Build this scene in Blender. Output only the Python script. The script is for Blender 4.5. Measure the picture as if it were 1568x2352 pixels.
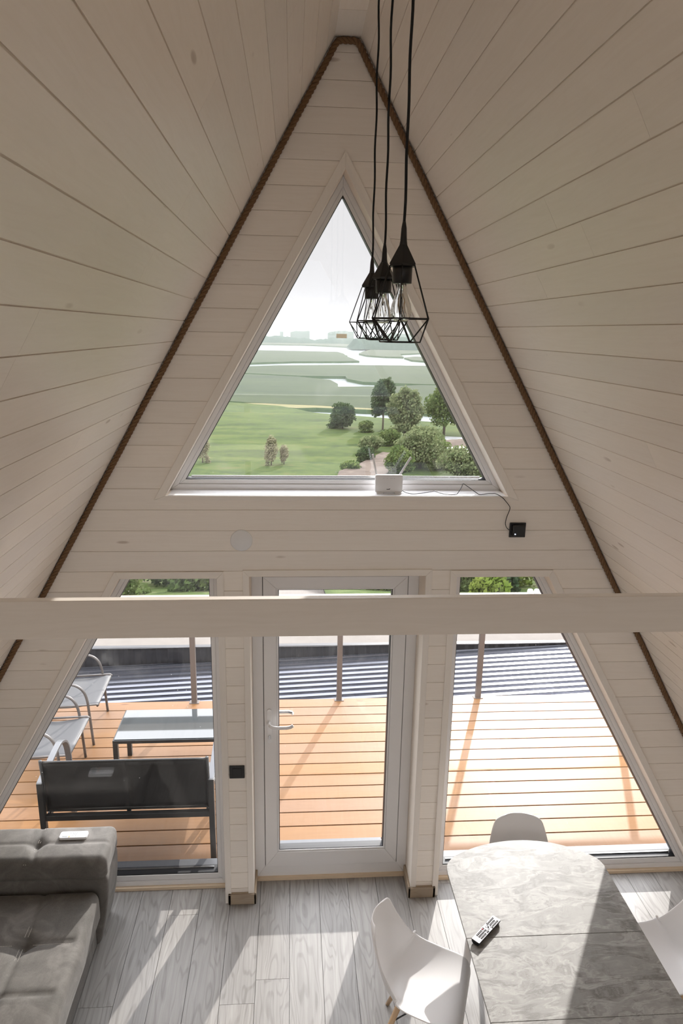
import bpy, bmesh, math, random
import numpy as np
from mathutils import Vector, Matrix, noise
random.seed(7)
for o in list(bpy.data.objects): bpy.data.objects.remove(o)
SC = bpy.context.scene
COL = SC.collection

# ------------------------------------------------------------------ camera
YAW, PIT, ROL = 0.0723, 0.2505, 0.0184
CAM = Vector((-0.277, -4.0, 3.741))
FWD = Vector((math.sin(YAW)*math.cos(PIT), math.cos(YAW)*math.cos(PIT), -math.sin(PIT)))
R0 = Vector((math.cos(YAW), -math.sin(YAW), 0)); U0 = R0.cross(FWD)
RGT = R0*math.cos(ROL)+U0*math.sin(ROL); UPV = -R0*math.sin(ROL)+U0*math.cos(ROL)
cd = bpy.data.cameras.new('camera'); cam = bpy.data.objects.new('camera', cd); COL.objects.link(cam)
m = Matrix.Identity(4)
for i in range(3):
    m[i][0] = RGT[i]; m[i][1] = UPV[i]; m[i][2] = -FWD[i]; m[i][3] = CAM[i]
cam.matrix_world = m
cd.sensor_fit = 'HORIZONTAL'; cd.sensor_width = 36; cd.lens = 36*1623/1568
cd.clip_start = 0.05; cd.clip_end = 20000
SC.camera = cam

# ------------------------------------------------------------------ sky, sun, exposure
SKY = 1.0
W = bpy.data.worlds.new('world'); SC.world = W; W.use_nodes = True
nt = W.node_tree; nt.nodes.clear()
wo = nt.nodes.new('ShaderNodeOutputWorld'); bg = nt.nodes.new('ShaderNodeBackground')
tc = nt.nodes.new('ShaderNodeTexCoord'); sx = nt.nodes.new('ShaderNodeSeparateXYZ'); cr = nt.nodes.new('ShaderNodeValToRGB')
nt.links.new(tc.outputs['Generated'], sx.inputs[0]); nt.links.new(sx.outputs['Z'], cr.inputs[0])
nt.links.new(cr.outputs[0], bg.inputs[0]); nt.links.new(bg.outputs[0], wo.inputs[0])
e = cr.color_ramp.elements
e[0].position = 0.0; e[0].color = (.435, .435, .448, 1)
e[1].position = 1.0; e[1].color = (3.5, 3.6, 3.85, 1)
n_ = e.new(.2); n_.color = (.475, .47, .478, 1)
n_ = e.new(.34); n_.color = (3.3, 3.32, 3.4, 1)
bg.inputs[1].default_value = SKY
sl = bpy.data.lights.new('sun', 'SUN'); sun = bpy.data.objects.new('sun', sl); COL.objects.link(sun)
TE = 0.45
d = Vector((-.35, -.937, 0)).normalized(); d.z = -TE
sun.rotation_euler = d.to_track_quat('-Z', 'Y').to_euler(); sun.location = (8, 20, 14)
sl.energy = 3.5; sl.color = (1.0, .96, .91); sl.angle = math.radians(.7)
SC.view_settings.view_transform = 'Standard'; SC.view_settings.look = 'None'
SC.view_settings.gamma = 1; SC.view_settings.exposure = 0.78
SC.view_settings.use_curve_mapping = False
try:
    SC.cycles.max_bounces = 10; SC.cycles.diffuse_bounces = 6; SC.cycles.transparent_max_bounces = 24
    SC.cycles.volume_bounces = 1; SC.cycles.caustics_refractive = False; SC.cycles.caustics_reflective = False
    SC.cycles.sample_clamp_indirect = 4
except Exception: pass

# ------------------------------------------------------------------ materials
class NT:
    def __init__(s, name):
        s.m = bpy.data.materials.new(name); s.m.use_nodes = True; s.t = s.m.node_tree; s.t.nodes.clear()
        s.out = s.t.nodes.new('ShaderNodeOutputMaterial')
    def n(s, typ, **kw):
        nd = s.t.nodes.new('ShaderNode'+typ)
        for k, v in kw.items():
            if k.startswith('_'): setattr(nd, k[1:], v)
        for k, v in kw.items():
            if not k.startswith('_'):
                key = k.replace('__', ' ')
                tgt = nd.inputs[int(key[1:])] if key[0] == 'i' and key[1:].isdigit() else nd.inputs[key]
                if hasattr(v, 'node'): s.t.links.new(v, tgt)
                else: tgt.default_value = v
        return nd
    def ramp(s, fac, stops, interp='LINEAR'):
        nd = s.t.nodes.new('ShaderNodeValToRGB'); nd.color_ramp.interpolation = interp
        el = nd.color_ramp.elements
        while len(el) < len(stops): el.new(.5)
        for e_, (p, c) in zip(el, stops):
            e_.position = p; e_.color = (c, c, c, 1) if isinstance(c, (int, float)) else (*c, 1)
        s.t.links.new(fac, nd.inputs[0]); return nd.outputs[0]
    def mix(s, fac, a, b, blend='MIX'):
        nd = s.t.nodes.new('ShaderNodeMix'); nd.data_type = 'RGBA'; nd.blend_type = blend
        for v, i in ((fac, 0), (a, 6), (b, 7)):
            if hasattr(v, 'node'): s.t.links.new(v, nd.inputs[i])
            elif i == 0: nd.inputs[0].default_value = v
            else: nd.inputs[i].default_value = (*v, 1) if len(v) == 3 else v
        return nd.outputs[2]
    def math(s, op, a, b=0., c=0.):
        nd = s.t.nodes.new('ShaderNodeMath'); nd.operation = op
        for i, v in enumerate((a, b, c)):
            if hasattr(v, 'node'): s.t.links.new(v, nd.inputs[i])
            else: nd.inputs[i].default_value = v
        return nd.outputs[0]
    def scale(s, vec, sc, off=(0, 0, 0)):
        return s.n('Mapping', i0=vec, i3=sc, i1=off).outputs[0]
    def noise(s, vec, scale, detail=4., rough=.55, dist=0.):
        return s.n('TexNoise', Vector=vec, Scale=scale, Detail=detail, Roughness=rough, Distortion=dist).outputs[0]
    def obj(s): return s.n('TexCoord').outputs['Object']
    def attr(s, nm, out=1):
        nd = s.n('Attribute'); nd.attribute_name = nm; return nd.outputs[out]
    def bump(s, h, st=.2, dist=.002):
        return s.n('Bump', Height=h, Strength=st, Distance=dist).outputs[0]
    def principled(s, col, rough=.5, **kw):
        b = s.n('BsdfPrincipled'); 
        for k, v in dict(Base__Color=col, Roughness=rough, **kw).items():
            i = b.inputs[k.replace('__', ' ')]
            if hasattr(v, 'node'): s.t.links.new(v, i)
            else: i.default_value = (*v, 1) if isinstance(v, tuple) and len(v) == 3 and i.type == 'RGBA' else v
        s.t.links.new(b.outputs[0], s.out.inputs[0]); return s.m

def plain(name, col, rough=.5, var=.04, nscale=6., bump=0., **kw):
    t = NT(name); o = t.obj()
    f = t.noise(o, nscale, 5)
    c = t.mix(f, tuple(max(0, x*(1-var)) for x in col), tuple(min(1, x*(1+var)) for x in col))
    if bump: kw['Normal'] = t.bump(t.noise(o, nscale*20, 3), bump, .001)
    return t.principled(c, rough, **kw)

def wood(name, base, dark, rough=.45, grain=.25, tint=.06, knots=0.6, gs=(1.2, 40, 1), knotcol=None, bumps=.12, pore=.0, spec=.5, ring=.3):
    """painted or oiled boards; uses the board coordinates (along, across, board number)"""
    t = NT(name); pc = t.attr('pc')
    sp = t.n('SeparateXYZ', i0=pc)
    v = t.n('CombineXYZ', X=t.math('ADD', sp.outputs[0], t.math('MULTIPLY', sp.outputs[2], 7.31)), Y=sp.outputs[1], Z=t.math('MULTIPLY', sp.outputs[2], 3.7)).outputs[0]
    warp = t.noise(t.scale(v, (1.5, 9, 1)), 1.2, 2)
    v2 = t.n('VectorMath', _operation='ADD', i0=v, i1=t.n('CombineXYZ', X=0., Y=t.math('MULTIPLY', warp, .06), Z=0.).outputs[0]).outputs[0]
    g = t.noise(t.scale(v2, gs), 2.2, 6, .6, .3)
    g2 = t.noise(t.scale(v2, (gs[0]*4, gs[1]*3, 1)), 3., 3, .6)
    gr = t.ramp(g, [(.35, 0.), (.62, 1.)])
    rg = t.noise(t.scale(v2, (.55, 4.2, 1)), 1.6, 2, .5, .25)
    rg = t.ramp(t.math('SINE', t.math('MULTIPLY', rg, 95.)), [(.0, 0.), (.55, .15), (.95, 1.)])
    gr = t.math('ADD', t.math('MULTIPLY', gr, 1-ring), t.math('MULTIPLY', rg, ring))
    c = t.mix(t.math('MULTIPLY', gr, grain), base, dark)
    c = t.mix(t.math('MULTIPLY', g2, pore), c, dark)
    # board to board tint
    rn = t.n('TexWhiteNoise', _noise_dimensions='1D', W=sp.outputs[2]).outputs[0]
    hsv = t.n('HueSaturation', Color=c, Hue=t.math('ADD', .5, t.math('MULTIPLY', t.math('SUBTRACT', rn, .5), tint*.05)), Saturation=t.math('ADD', 1., t.math('MULTIPLY', t.math('SUBTRACT', rn, .5), tint*2)),
              Value=t.math('ADD', 1., t.math('MULTIPLY', t.math('SUBTRACT', rn, .5), tint))).outputs[0]
    c = hsv
    if knots:
        vo = t.n('TexVoronoi', Vector=t.scale(v, (2.2, 9, 1)), Scale=1.0, Randomness=1.).outputs[0]
        k = t.ramp(vo, [(.0, 1.), (.07, .8), (.11, 0.)])
        k = t.math('MULTIPLY', k, t.ramp(t.noise(v, 1.1, 1), [(.52, 0.), (.6, 1.)]))
        c = t.mix(t.math('MULTIPLY', k, knots), c, knotcol or dark)
    b = t.bump(t.math('ADD', g, t.math('MULTIPLY', g2, .4)), bumps, .0015)
    return t.principled(c, rough, Normal=b, Specular__IOR__Level=spec)

M = {}
M['plank'] = wood('whitewashed_planks', (.92, .86, .79), (.84, .77, .685), .40, .35, .07, .55, knotcol=(.30, .20, .13), bumps=.1)
M['groove'] = plain('plank_backing', (.84, .77, .69), .6)
M['casing'] = wood('casing_boards', (.88, .83, .77), (.80, .74, .67), .42, .25, .05, .2, bumps=.08)
M['beam'] = wood('painted_beam', (.80, .735, .66), (.70, .63, .54), .5, .35, .05, .5, gs=(1.0, 28, 1), bumps=.15)
M['deck'] = wood('oiled_larch_deck', (.185, .092, .035), (.145, .066, .021), .46, .55, .11, .85, gs=(.9, 22, 1), knotcol=(.09, .032, .010), bumps=.15, spec=.27)
M['laminate'] = wood('grey_oak_laminate', (.385, .368, .350), (.185, .172, .158), .40, .80, .16, .0, gs=(.8, 22, 1), bumps=.06, pore=.25, ring=.45)
M['oak'] = wood('brown_oak_board', (.42, .34, .25), (.28, .21, .15), .5, .7, .1, .0, gs=(1.2, 60, 1))
M['pvc'] = plain('white_upvc', (.80, .79, .79), .28, .02)
M['rawstrip'] = plain('pale_wood_strip', (.72, .58, .42), .55, .1)
M['gasket'] = plain('black_rubber', (.012, .012, .014), .5)
M['black'] = plain('black_plastic', (.012, .012, .013), .4)
M['lampblack'] = plain('black_lacquered_metal', (.008, .008, .008), .35)
M['cord'] = plain('black_textile_cord', (.008, .008, .009), .8)
M['steel'] = plain('chromed_steel', (.6, .6, .6), .25, Metallic=1.)
M['alu'] = plain('grey_aluminium', (.10, .103, .11), .4, Metallic=.3)
M['taupe'] = plain('taupe_metal_tube', (.12, .11, .105), .38, Metallic=.4)
M['anthracite'] = plain('anthracite_metal', (.018, .019, .020), .4)
M['post'] = plain('brown_grey_post', (.10, .08, .07), .5)
M['concrete'] = plain('pale_concrete', (.62, .60, .57), .8, .1, 2.)
M['whiteplastic'] = plain('white_plastic', (.83, .83, .84), .35, .01)
M['chairplastic'] = plain('white_matt_shell', (.90, .885, .88), .38, .01)
M['beech'] = plain('beech_leg', (.62, .42, .25), .45, .1)
M['rail'] = wood('pale_wood_rail', (.26, .21, .155), (.20, .155, .11), .5, .4, .1, .3)
M['darkroof'] = plain('ridge_dark_metal', (.022, .021, .023), .4, .2, 3.)
M['lcd'] = plain('grey_display', (.42, .45, .47), .3)
M['greybtn'] = plain('grey_button', (.55, .56, .58), .4)
M['orangebtn'] = plain('orange_button', (.85, .32, .06), .4)
M['redbtn'] = plain('red_button', (.7, .02, .06), .4)
M['silver'] = plain('silver_face', (.36, .35, .36), .35, .02, Metallic=.3)
t = NT('beige_sticker'); M['paper'] = t.m; t.t.links.new(t.n('MixShader', i0=.45, i1=t.n('BsdfDiffuse', Color=(.8, .74, .62, 1)).outputs[0], i2=t.n('BsdfTranslucent', Color=(.58, .54, .46, 1)).outputs[0]).outputs[0], t.out.inputs[0])
M['thread'] = plain('light_thread', (.62, .58, .52), .7)
M['shed'] = plain('grey_shed_wall', (.35, .34, .33), .7)

t = NT('rope_fibre'); o = t.obj()
M['rope'] = t.principled(t.mix(t.noise(o, 300, 4), (.10, .052, .024), (.27, .155, .075)), .85)

def glass_mat(name, dirt=.5, tint=(1, 1, 1), spots=True, scale=(1, 1, 1)):
    t = NT(name); o = t.obj()
    bf = t.n('NewGeometry').outputs['Backfacing']; fr = t.n('Fresnel', IOR=t.math('ADD', 1.45, t.math('MULTIPLY', bf, 1/1.45-1.45))).outputs[0]
    tr = t.n('BsdfTransparent', Color=(*tint, 1)).outputs[0]
    gl = t.n('BsdfGlossy', Color=(1, 1, 1, 1), Roughness=.0).outputs[0]
    mx = t.n('MixShader', i0=fr, i1=tr, i2=gl).outputs[0]
    if spots:
        ov = t.scale(o, scale)
        vo = t.n('TexVoronoi', Vector=ov, Scale=14., Randomness=1.).outputs[0]
        sp = t.ramp(vo, [(.0, 1.), (.035, .7), (.06, 0.)])
        big = t.noise(ov, 2.3, 3, .6, 1.5); bm = t.ramp(big, [(.58, 0.), (.80, .30)])
        fine = t.ramp(t.noise(t.scale(o, (60, 60, 8)), 1., 4, .7), [(.55, 0.), (.75, 1.)])
        msk = t.math('MINIMUM', t.math('MULTIPLY', t.math('ADD', t.math('MULTIPLY', sp, t.ramp(t.noise(ov, 3., 2), [(.5, 0.), (.62, .8)])), t.math('MULTIPLY', bm, t.math('ADD', .25, t.math('MULTIPLY', fine, .4)))), dirt), .6)
        df = t.n('BsdfDiffuse', Color=(.75, .75, .73, 1)).outputs[0]
        tl = t.n('BsdfTranslucent', Color=(.75, .75, .73, 1)).outputs[0]
        dd = t.n('MixShader', i0=.5, i1=df, i2=tl).outputs[0]
        mx = t.n('MixShader', i0=msk, i1=mx, i2=dd).outputs[0]
    t.t.links.new(mx, t.out.inputs[0]); return t.m
M['glass'] = glass_mat('window_glass', .55)
t = NT('clear_bulb_glass'); t.t.links.new(t.n('BsdfGlass', Color=(.97, .97, .96, 1), Roughness=0., IOR=1.45).outputs[0], t.out.inputs[0]); M['bulbglass'] = t.m
t = NT('amber_filament'); M['filament'] = t.principled((.75, .42, .12), .4, Metallic=.5)
t = NT('blue_white_led'); em = t.n('Emission', Color=(.6, .7, 1, 1), Strength=4.); t.t.links.new(em.outputs[0], t.out.inputs[0]); M['led'] = t.m

# suede
t = NT('grey_brown_suede'); o = t.obj()
n1 = t.noise(o, 5.5, 6, .65, .8); n2 = t.noise(o, 160, 4, .6)
c = t.ramp(n1, [(.30, (.058, .053, .047)), (.5, (.098, .090, .081)), (.72, (.18, .166, .152))])
c = t.mix(t.math('MULTIPLY', n2, .25), c, (.35, .33, .30))
M['suede'] = t.principled(c, .85, Normal=t.bump(t.noise(o, 250, 3), .15, .001), Sheen__Weight=.12, Sheen__Roughness=.4)
# marble
t = NT('grey_marble_tile'); o = t.obj()
w = t.noise(t.scale(o, (1.0, 2.6, 1), (0, 0, 0)), 2.2, 4, .55, 1.4)
v = t.n('VectorMath', _operation='ADD', i0=t.n('Mapping', i0=o, i2=(0, 0, -.45), i3=(1.1, 3.4, 1)).outputs[0], i1=t.n('CombineXYZ', X=t.math('MULTIPLY', w, .45), Y=t.math('MULTIPLY', w, .8), Z=0.).outputs[0]).outputs[0]
n1 = t.noise(v, 1.7, 10, .68, .7); n2 = t.noise(v, 5., 9, .7, 1.2)
vein = t.math('ABSOLUTE', t.math('SUBTRACT', n1, .5)); ve = t.ramp(vein, [(0., 1.), (.012, .6), (.05, 0.)])
c = t.ramp(n2, [(.28, (.19, .182, .170)), (.48, (.27, .262, .248)), (.72, (.35, .342, .326))])
c = t.mix(t.math('MULTIPLY', ve, .7), c, (.12, .11, .10))
pale = t.ramp(t.math('ABSOLUTE', t.math('SUBTRACT', t.noise(v, 2.6, 8, .6, .5), .52)), [(0., .7), (.02, .3), (.06, 0.)])
c = t.mix(pale, c, (.44, .43, .41))
M['marble'] = t.principled(c, .52, Specular__IOR__Level=.45)
# sling fabric
def sling(name, a, b):
    t = NT(name); o = t.obj()
    w = t.noise(t.scale(o, (700, 700, 700)), 1., 2)
    return t.principled(t.mix(w, a, b), .6)
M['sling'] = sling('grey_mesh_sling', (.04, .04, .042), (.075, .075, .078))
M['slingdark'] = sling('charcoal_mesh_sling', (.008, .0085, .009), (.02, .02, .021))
M['smoke'] = plain('smoked_glass_top', (.045, .05, .052), .04, .02, IOR=1.85)
# ribbed roof metal
t = NT('blue_grey_sheet_metal'); o = t.obj()
M['sheet'] = t.principled(t.mix(t.noise(t.scale(o, (1, 4, 1)), 3., 5), (.10, .105, .125), (.16, .165, .19)), .22, Metallic=.85, Normal=t.bump(t.noise(o, 6, 3), .1, .01))
# grass, water etc
def ground(name, stops, sc=(.02, .06, 1), s2=.6, rough=1.):
    t = NT(name); o = t.obj()
    a = t.noise(t.scale(o, sc), 1.5, 8, .6, .6); b = t.noise(t.scale(o, (s2, s2*1.4, s2)), 1., 6, .7)
    f = t.math('ADD', t.math('MULTIPLY', a, .6), t.math('MULTIPLY', b, .4))
    return t.principled(t.ramp(f, stops), rough, Specular__IOR__Level=.1)
M['meadow'] = ground('meadow_grass', [(.35, (0.015, 0.024, 0.008)), (.46, (0.027, 0.042, 0.010)), (.54, (0.041, 0.058, 0.013)), (.66, (0.063, 0.060, 0.022))], (.035, .11, 1), .55)
M['reeds'] = ground('reed_beds', [(.35, (0.014, 0.023, 0.012)), (.5, (0.022, 0.032, 0.014)), (.65, (0.030, 0.041, 0.018))], (.012, .04, 1), .25)
M['reedside'] = ground('reed_stems', [(.35, (.035, .06, .03)), (.65, (.07, .10, .05))])
M['sand'] = ground('reed_straw', [(.35, (0.138, 0.107, 0.061)), (.65, (0.092, 0.098, 0.041))])
M['slope'] = ground('hillside_weeds', [(.34, (0.018, 0.031, 0.011)), (.46, (0.040, 0.060, 0.017)), (.54, (0.061, 0.083, 0.024)), (.62, (0.104, 0.088, 0.061)), (.7, (0.079, 0.083, 0.043))], (.25, .3, 1), 1.6)
M['dirt'] = ground('brown_soil', [(.3, (0.049, 0.037, 0.031)), (.5, (0.079, 0.061, 0.049)), (.7, (0.122, 0.098, 0.079))], (.3, .3, 1), 2.)
M['gravel'] = ground('pale_gravel', [(.3, (0.118, 0.106, 0.094)), (.7, (0.165, 0.149, 0.134))], (.4, .4, 1), 3.)
t = NT('river_water'); o = t.obj()
M['water'] = t.principled((.30, .31, .32), .12, Specular__IOR__Level=1., IOR=1.6, Normal=t.bump(t.noise(t.scale(o, (.3, 1.2, 1)), 1., 3), .25, .05))
def leaf(name, a, b):
    t = NT(name); rn = t.n('ObjectInfo').outputs[0]; g = t.noise(t.obj(), .9, 4)
    g = t.n('TexNoise', Vector=t.n('NewGeometry').outputs[0], Scale=1.2, Detail=4.).outputs[0]
    c = t.mix(t.ramp(g, [(.35, 0.), (.65, 1.)]), a, b)
    df = t.n('BsdfDiffuse', Color=c).outputs[0]; tl = t.n('BsdfTranslucent', Color=c).outputs[0]
    mx = t.n('MixShader', i0=.35, i1=df, i2=tl).outputs[0]
    t.t.links.new(mx, t.out.inputs[0]); return t.m
M['willow'] = leaf('willow_leaves', (0.079, 0.107, 0.048), (0.167, 0.185, 0.095))
M['darkleaf'] = leaf('dark_leaves', (0.023, 0.043, 0.020), (0.063, 0.089, 0.040))
M['midleaf'] = leaf('mid_leaves', (0.052, 0.082, 0.028), (0.119, 0.149, 0.052))
M['brightleaf'] = leaf('bright_leaves', (0.087, 0.129, 0.023), (0.178, 0.207, 0.052))
M['paleleaf'] = leaf('pale_leaves', (0.167, 0.171, 0.095), (0.238, 0.221, 0.150))
M['farleaf'] = leaf('far_woods', (.035, .06, .045), (.08, .11, .08))
M['trunk'] = plain('tree_bark', (.10, .08, .06), .9)
M['farwall'] = plain('far_wall', (.6, .6, .62), .8)

# ------------------------------------------------------------------ mesh building
class MB:
    def __init__(s): s.v = []; s.f = []; s.pc = []; s.mi = []; s.k = 0; s.sm = []
    def add(s, vs, fs, pcs=None, mi=0, smooth=False):
        b = len(s.v); s.v += [tuple(v) for v in vs]
        s.pc += [tuple(p) for p in pcs] if pcs is not None else [(0, 0, 0)]*len(vs)
        for f in fs: s.f.append(tuple(b+i for i in f)); s.mi.append(mi); s.sm.append(smooth)
    def box(s, a, b, axis=None, pid=None, mi=0):
        x0, y0, z0 = [min(a[i], b[i]) for i in range(3)]; x1, y1, z1 = [max(a[i], b[i]) for i in range(3)]
        vs = [(x, y, z) for z in (z0, z1) for y in (y0, y1) for x in (x0, x1)]
        fs = [(0, 2, 3, 1), (4, 5, 7, 6), (0, 1, 5, 4), (2, 6, 7, 3), (0, 4, 6, 2), (1, 3, 7, 5)]
        s.add(vs, fs, s._pc(vs, axis, pid), mi)
    def _pc(s, vs, axis, pid):
        if axis is None: axis = 'x'
        if pid is None: s.k += 1; pid = s.k
        out = []
        for (x, y, z) in vs:
            if axis == 'x': out.append((x, y+z, pid))
            elif axis == 'y': out.append((y, x+z, pid))
            else: out.append((z, x+y, pid))
        return out
    def prism(s, pts, y0, y1, axis='x', pid=None, mi=0):
        """polygon in xz (counter-clockwise seen from -y) extruded along y"""
        n = len(pts); vs = [(x, y0, z) for x, z in pts]+[(x, y1, z) for x, z in pts]
        fs = [tuple(range(n)), tuple(range(2*n-1, n-1, -1))]+[(i, i+n, (i+1) % n+n, (i+1) % n) for i in range(n)]
        s.add(vs, fs, s._pc(vs, axis, pid), mi)
    def ring(s, outer, inner, y0, y1, skip=(), mi=0):
        n = len(outer)
        for i in range(n):
            if i in skip: continue
            j = (i+1) % n
            q = [outer[i], outer[j], inner[j], inner[i]]
            dx = abs(outer[j][0]-outer[i][0]); dz = abs(outer[j][1]-outer[i][1])
            s.prism(q, y0, y1, 'x' if dx > dz else 'z', mi=mi)
    def tube(s, pts, r, n=8, closed=False, cap=True, mi=0):
        pts = [Vector(p) for p in pts]; N = len(pts)
        rs = r if isinstance(r, (list, tuple)) else [r]*N
        ref = None; vs = []; 
        for i, p in enumerate(pts):
            tg = (pts[(i+1) % N]-pts[i-1]) if closed else (pts[min(i+1, N-1)]-pts[max(i-1, 0)])
            tg.normalize()
            if ref is None:
                ref = Vector((0, 0, 1)) if abs(tg.z) < .9 else Vector((1, 0, 0))
            a = (ref-tg*ref.dot(tg)).normalized(); ref = a; b = tg.cross(a)
            for k in range(n):
                an = 2*math.pi*k/n; vs.append(p+(a*math.cos(an)+b*math.sin(an))*rs[i])
        fs = []
        for i in range(N if closed else N-1):
            i2 = (i+1) % N
            for k in range(n): fs.append((i*n+k, i*n+(k+1) % n, i2*n+(k+1) % n, i2*n+k))
        if cap and not closed: fs += [tuple(range(n-1, -1, -1)), tuple((N-1)*n+k for k in range(n))]
        s.add(vs, fs, None, mi, True)
    def flatbar(s, pts, w, h, side, mi=0):
        """rectangular bar swept along pts; side = width direction"""
        side = Vector(side).normalized(); pts = [Vector(p) for p in pts]; N = len(pts); vs = []
        for i, p in enumerate(pts):
            tg = (pts[min(i+1, N-1)]-pts[max(i-1, 0)]).normalized(); b = tg.cross(side).normalized()
            for (u, v) in ((-1, -1), (1, -1), (1, 1), (-1, 1)): vs.append(p+side*u*w/2+b*v*h/2)
        fs = [(3, 2, 1, 0), tuple((N-1)*4+k for k in range(4))]
        for i in range(N-1):
            for k in range(4): fs.append((i*4+k, i*4+(k+1) % 4, i*4+4+(k+1) % 4, i*4+4+k))
        s.add(vs, fs, None, mi)
    def lathe(s, prof, c=(0, 0, 0), n=24, mi=0, smooth=True, rot=0):
        vs = []; N = len(prof)
        for r, z in prof:
            for k in range(n):
                a = 2*math.pi*k/n+rot; vs.append((c[0]+r*math.cos(a), c[1]+r*math.sin(a), c[2]+z))
        fs = [(i*n+k, i*n+(k+1) % n, (i+1)*n+(k+1) % n, (i+1)*n+k) for i in range(N-1) for k in range(n)]
        fs += [tuple(range(n-1, -1, -1)), tuple((N-1)*n+k for k in range(n))]
        s.add(vs, fs, None, mi, smooth)
    def build(s, name, mat, parent=None, bevel=0., smooth=False, segs=2):
        me = bpy.data.meshes.new(name); me.from_pydata(s.v, [], s.f)
        at = me.attributes.new('pc', 'FLOAT_VECTOR', 'POINT'); at.data.foreach_set('vector', np.array(s.pc, dtype=np.float32).ravel())
        for mm in (mat if isinstance(mat, list) else [mat]): me.materials.append(M[mm] if isinstance(mm, str) else mm)
        if any(s.mi): me.polygons.foreach_set('material_index', s.mi)
        me.polygons.foreach_set('use_smooth', [True]*len(s.f) if smooth else s.sm)
        me.update()
        bm = bmesh.new(); bm.from_mesh(me); bmesh.ops.recalc_face_normals(bm, faces=bm.faces); bm.to_mesh(me); bm.free()
        ob = bpy.data.objects.new(name, me); COL.objects.link(ob)
        if bevel:
            bv = ob.modifiers.new('bevel', 'BEVEL'); bv.width = bevel; bv.segments = segs; bv.limit_method = 'ANGLE'; bv.angle_limit = math.radians(40)
        if parent is not None:
            ob.parent = parent; ob.matrix_parent_inverse = Matrix.Translation(parent.location).inverted() if parent.rotation_euler.to_quaternion().angle < 1e-6 else Matrix.Identity(4)
        return ob
def thing(name, label, cat, loc=(0, 0, 0), rz=0., group=None, kind=None):
    o = bpy.data.objects.new(name, None); COL.objects.link(o); o.location = loc; o.rotation_euler = (0, 0, rz); o.empty_display_size = .1
    if kind: o['kind'] = kind
    if label: o['label'] = label
    if cat: o['category'] = cat
    if group: o['group'] = group
    return o
def tag(o, label, cat, group=None, kind=None):
    o['label'] = label; o['category'] = cat
    if group: o['group'] = group
    if kind: o['kind'] = kind
    return o
def struct(o, label=None, cat=None):
    o['kind'] = 'structure'
    if label: o['label'] = label
    if cat: o['category'] = cat
    return o
def dup(root, loc, rz, label=None):
    r = root.copy(); COL.objects.link(r); r.location = loc; r.rotation_euler = (0, 0, rz)
    if label: r['label'] = label
    for ch in list(root.children):
        c = ch.copy(); COL.objects.link(c); c.parent = r
        for g in ch.children:
            q = g.copy(); COL.objects.link(q); q.parent = c
    return r

# ------------------------------------------------------------------ room shell
S = .5705; A0 = 5.2755; ZT = 5.162; YB = -7.2
def hw(z, a=A0): return (a-z)*S
# openings (polygons in xz, counter-clockwise)
HOLES = {
 'door': [(-.53, 0), (.53, 0), (.53, 2.32), (-.53, 2.32)],
 'lw': [(-hw(0, 4.569), 0), (-.72, 0), (-.72, 2.31), (-hw(2.31, 4.569), 2.31)],
 'rw': [(.72, 0), (hw(0, 4.569), 0), (hw(2.31, 4.569), 2.31), (.72, 2.31)],
 'tri': [(-hw(2.812, 4.56), 2.812), (hw(2.812, 4.56), 2.812), (0, 4.56)]}
def span(poly, z):
    xs = []
    n = len(poly)
    for i in range(n):
        (x0, z0), (x1, z1) = poly[i], poly[(i+1) % n]
        if abs(z0-z1) < 1e-9: continue
        if min(z0, z1)-1e-9 <= z <= max(z0, z1)+1e-9: xs.append(x0+(x1-x0)*(z-z0)/(z1-z0))
    return (min(xs), max(xs)) if len(xs) > 1 else None
def cells(z0, z1):
    """solid quads of the gable between two heights (no hole corner in between)"""
    mid = (z0+z1)/2; hs = []
    for k, p in HOLES.items():
        if span(p, mid):
            eps = 1e-6
            a = span(p, z0+eps); b = span(p, z1-eps); hs.append((a, b))
    hs.sort(key=lambda h: h[0][0]+h[1][0])
    L0, L1 = -hw(z0), -hw(z1); out = []
    for a, b in hs+[((hw(z0), 0), (hw(z1), 0))]:
        out.append([(L0, z0), (a[0], z0), (b[0], z1), (L1, z1)]); L0, L1 = a[1], b[1]
    return out
cuts = sorted({0., ZT, 2.32, 2.31, 2.812, 4.56})
PL = .1247; z0r = 2.727
mb = MB()
core = sorted(set(cuts))
for a, b in zip(core[:-1], core[1:]):
    for q in cells(a, b): mb.prism(q, .005, .285)
# planks in front
rows = [z0r+PL*i for i in range(-22, 20)]+[ZT]
rows = sorted([r for r in rows if 0 < r < ZT]+[0., ZT])
mp = MB(); pid = 0
for ra, rb in zip(rows[:-1], rows[1:]):
    pid += 1
    sub = sorted({ra+.0016, rb-.0016}|{c for c in cuts if ra+.004 < c < rb-.004})
    for a, b in zip(sub[:-1], sub[1:]):
        for j, q in enumerate(cells(a, b)):
            mp.prism(q, 0, .005, 'x', pid)
wf = mb.build('wall_front', 'groove'); struct(wf)
o = mp.build('plank_cladding', 'plank', wf)

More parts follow.
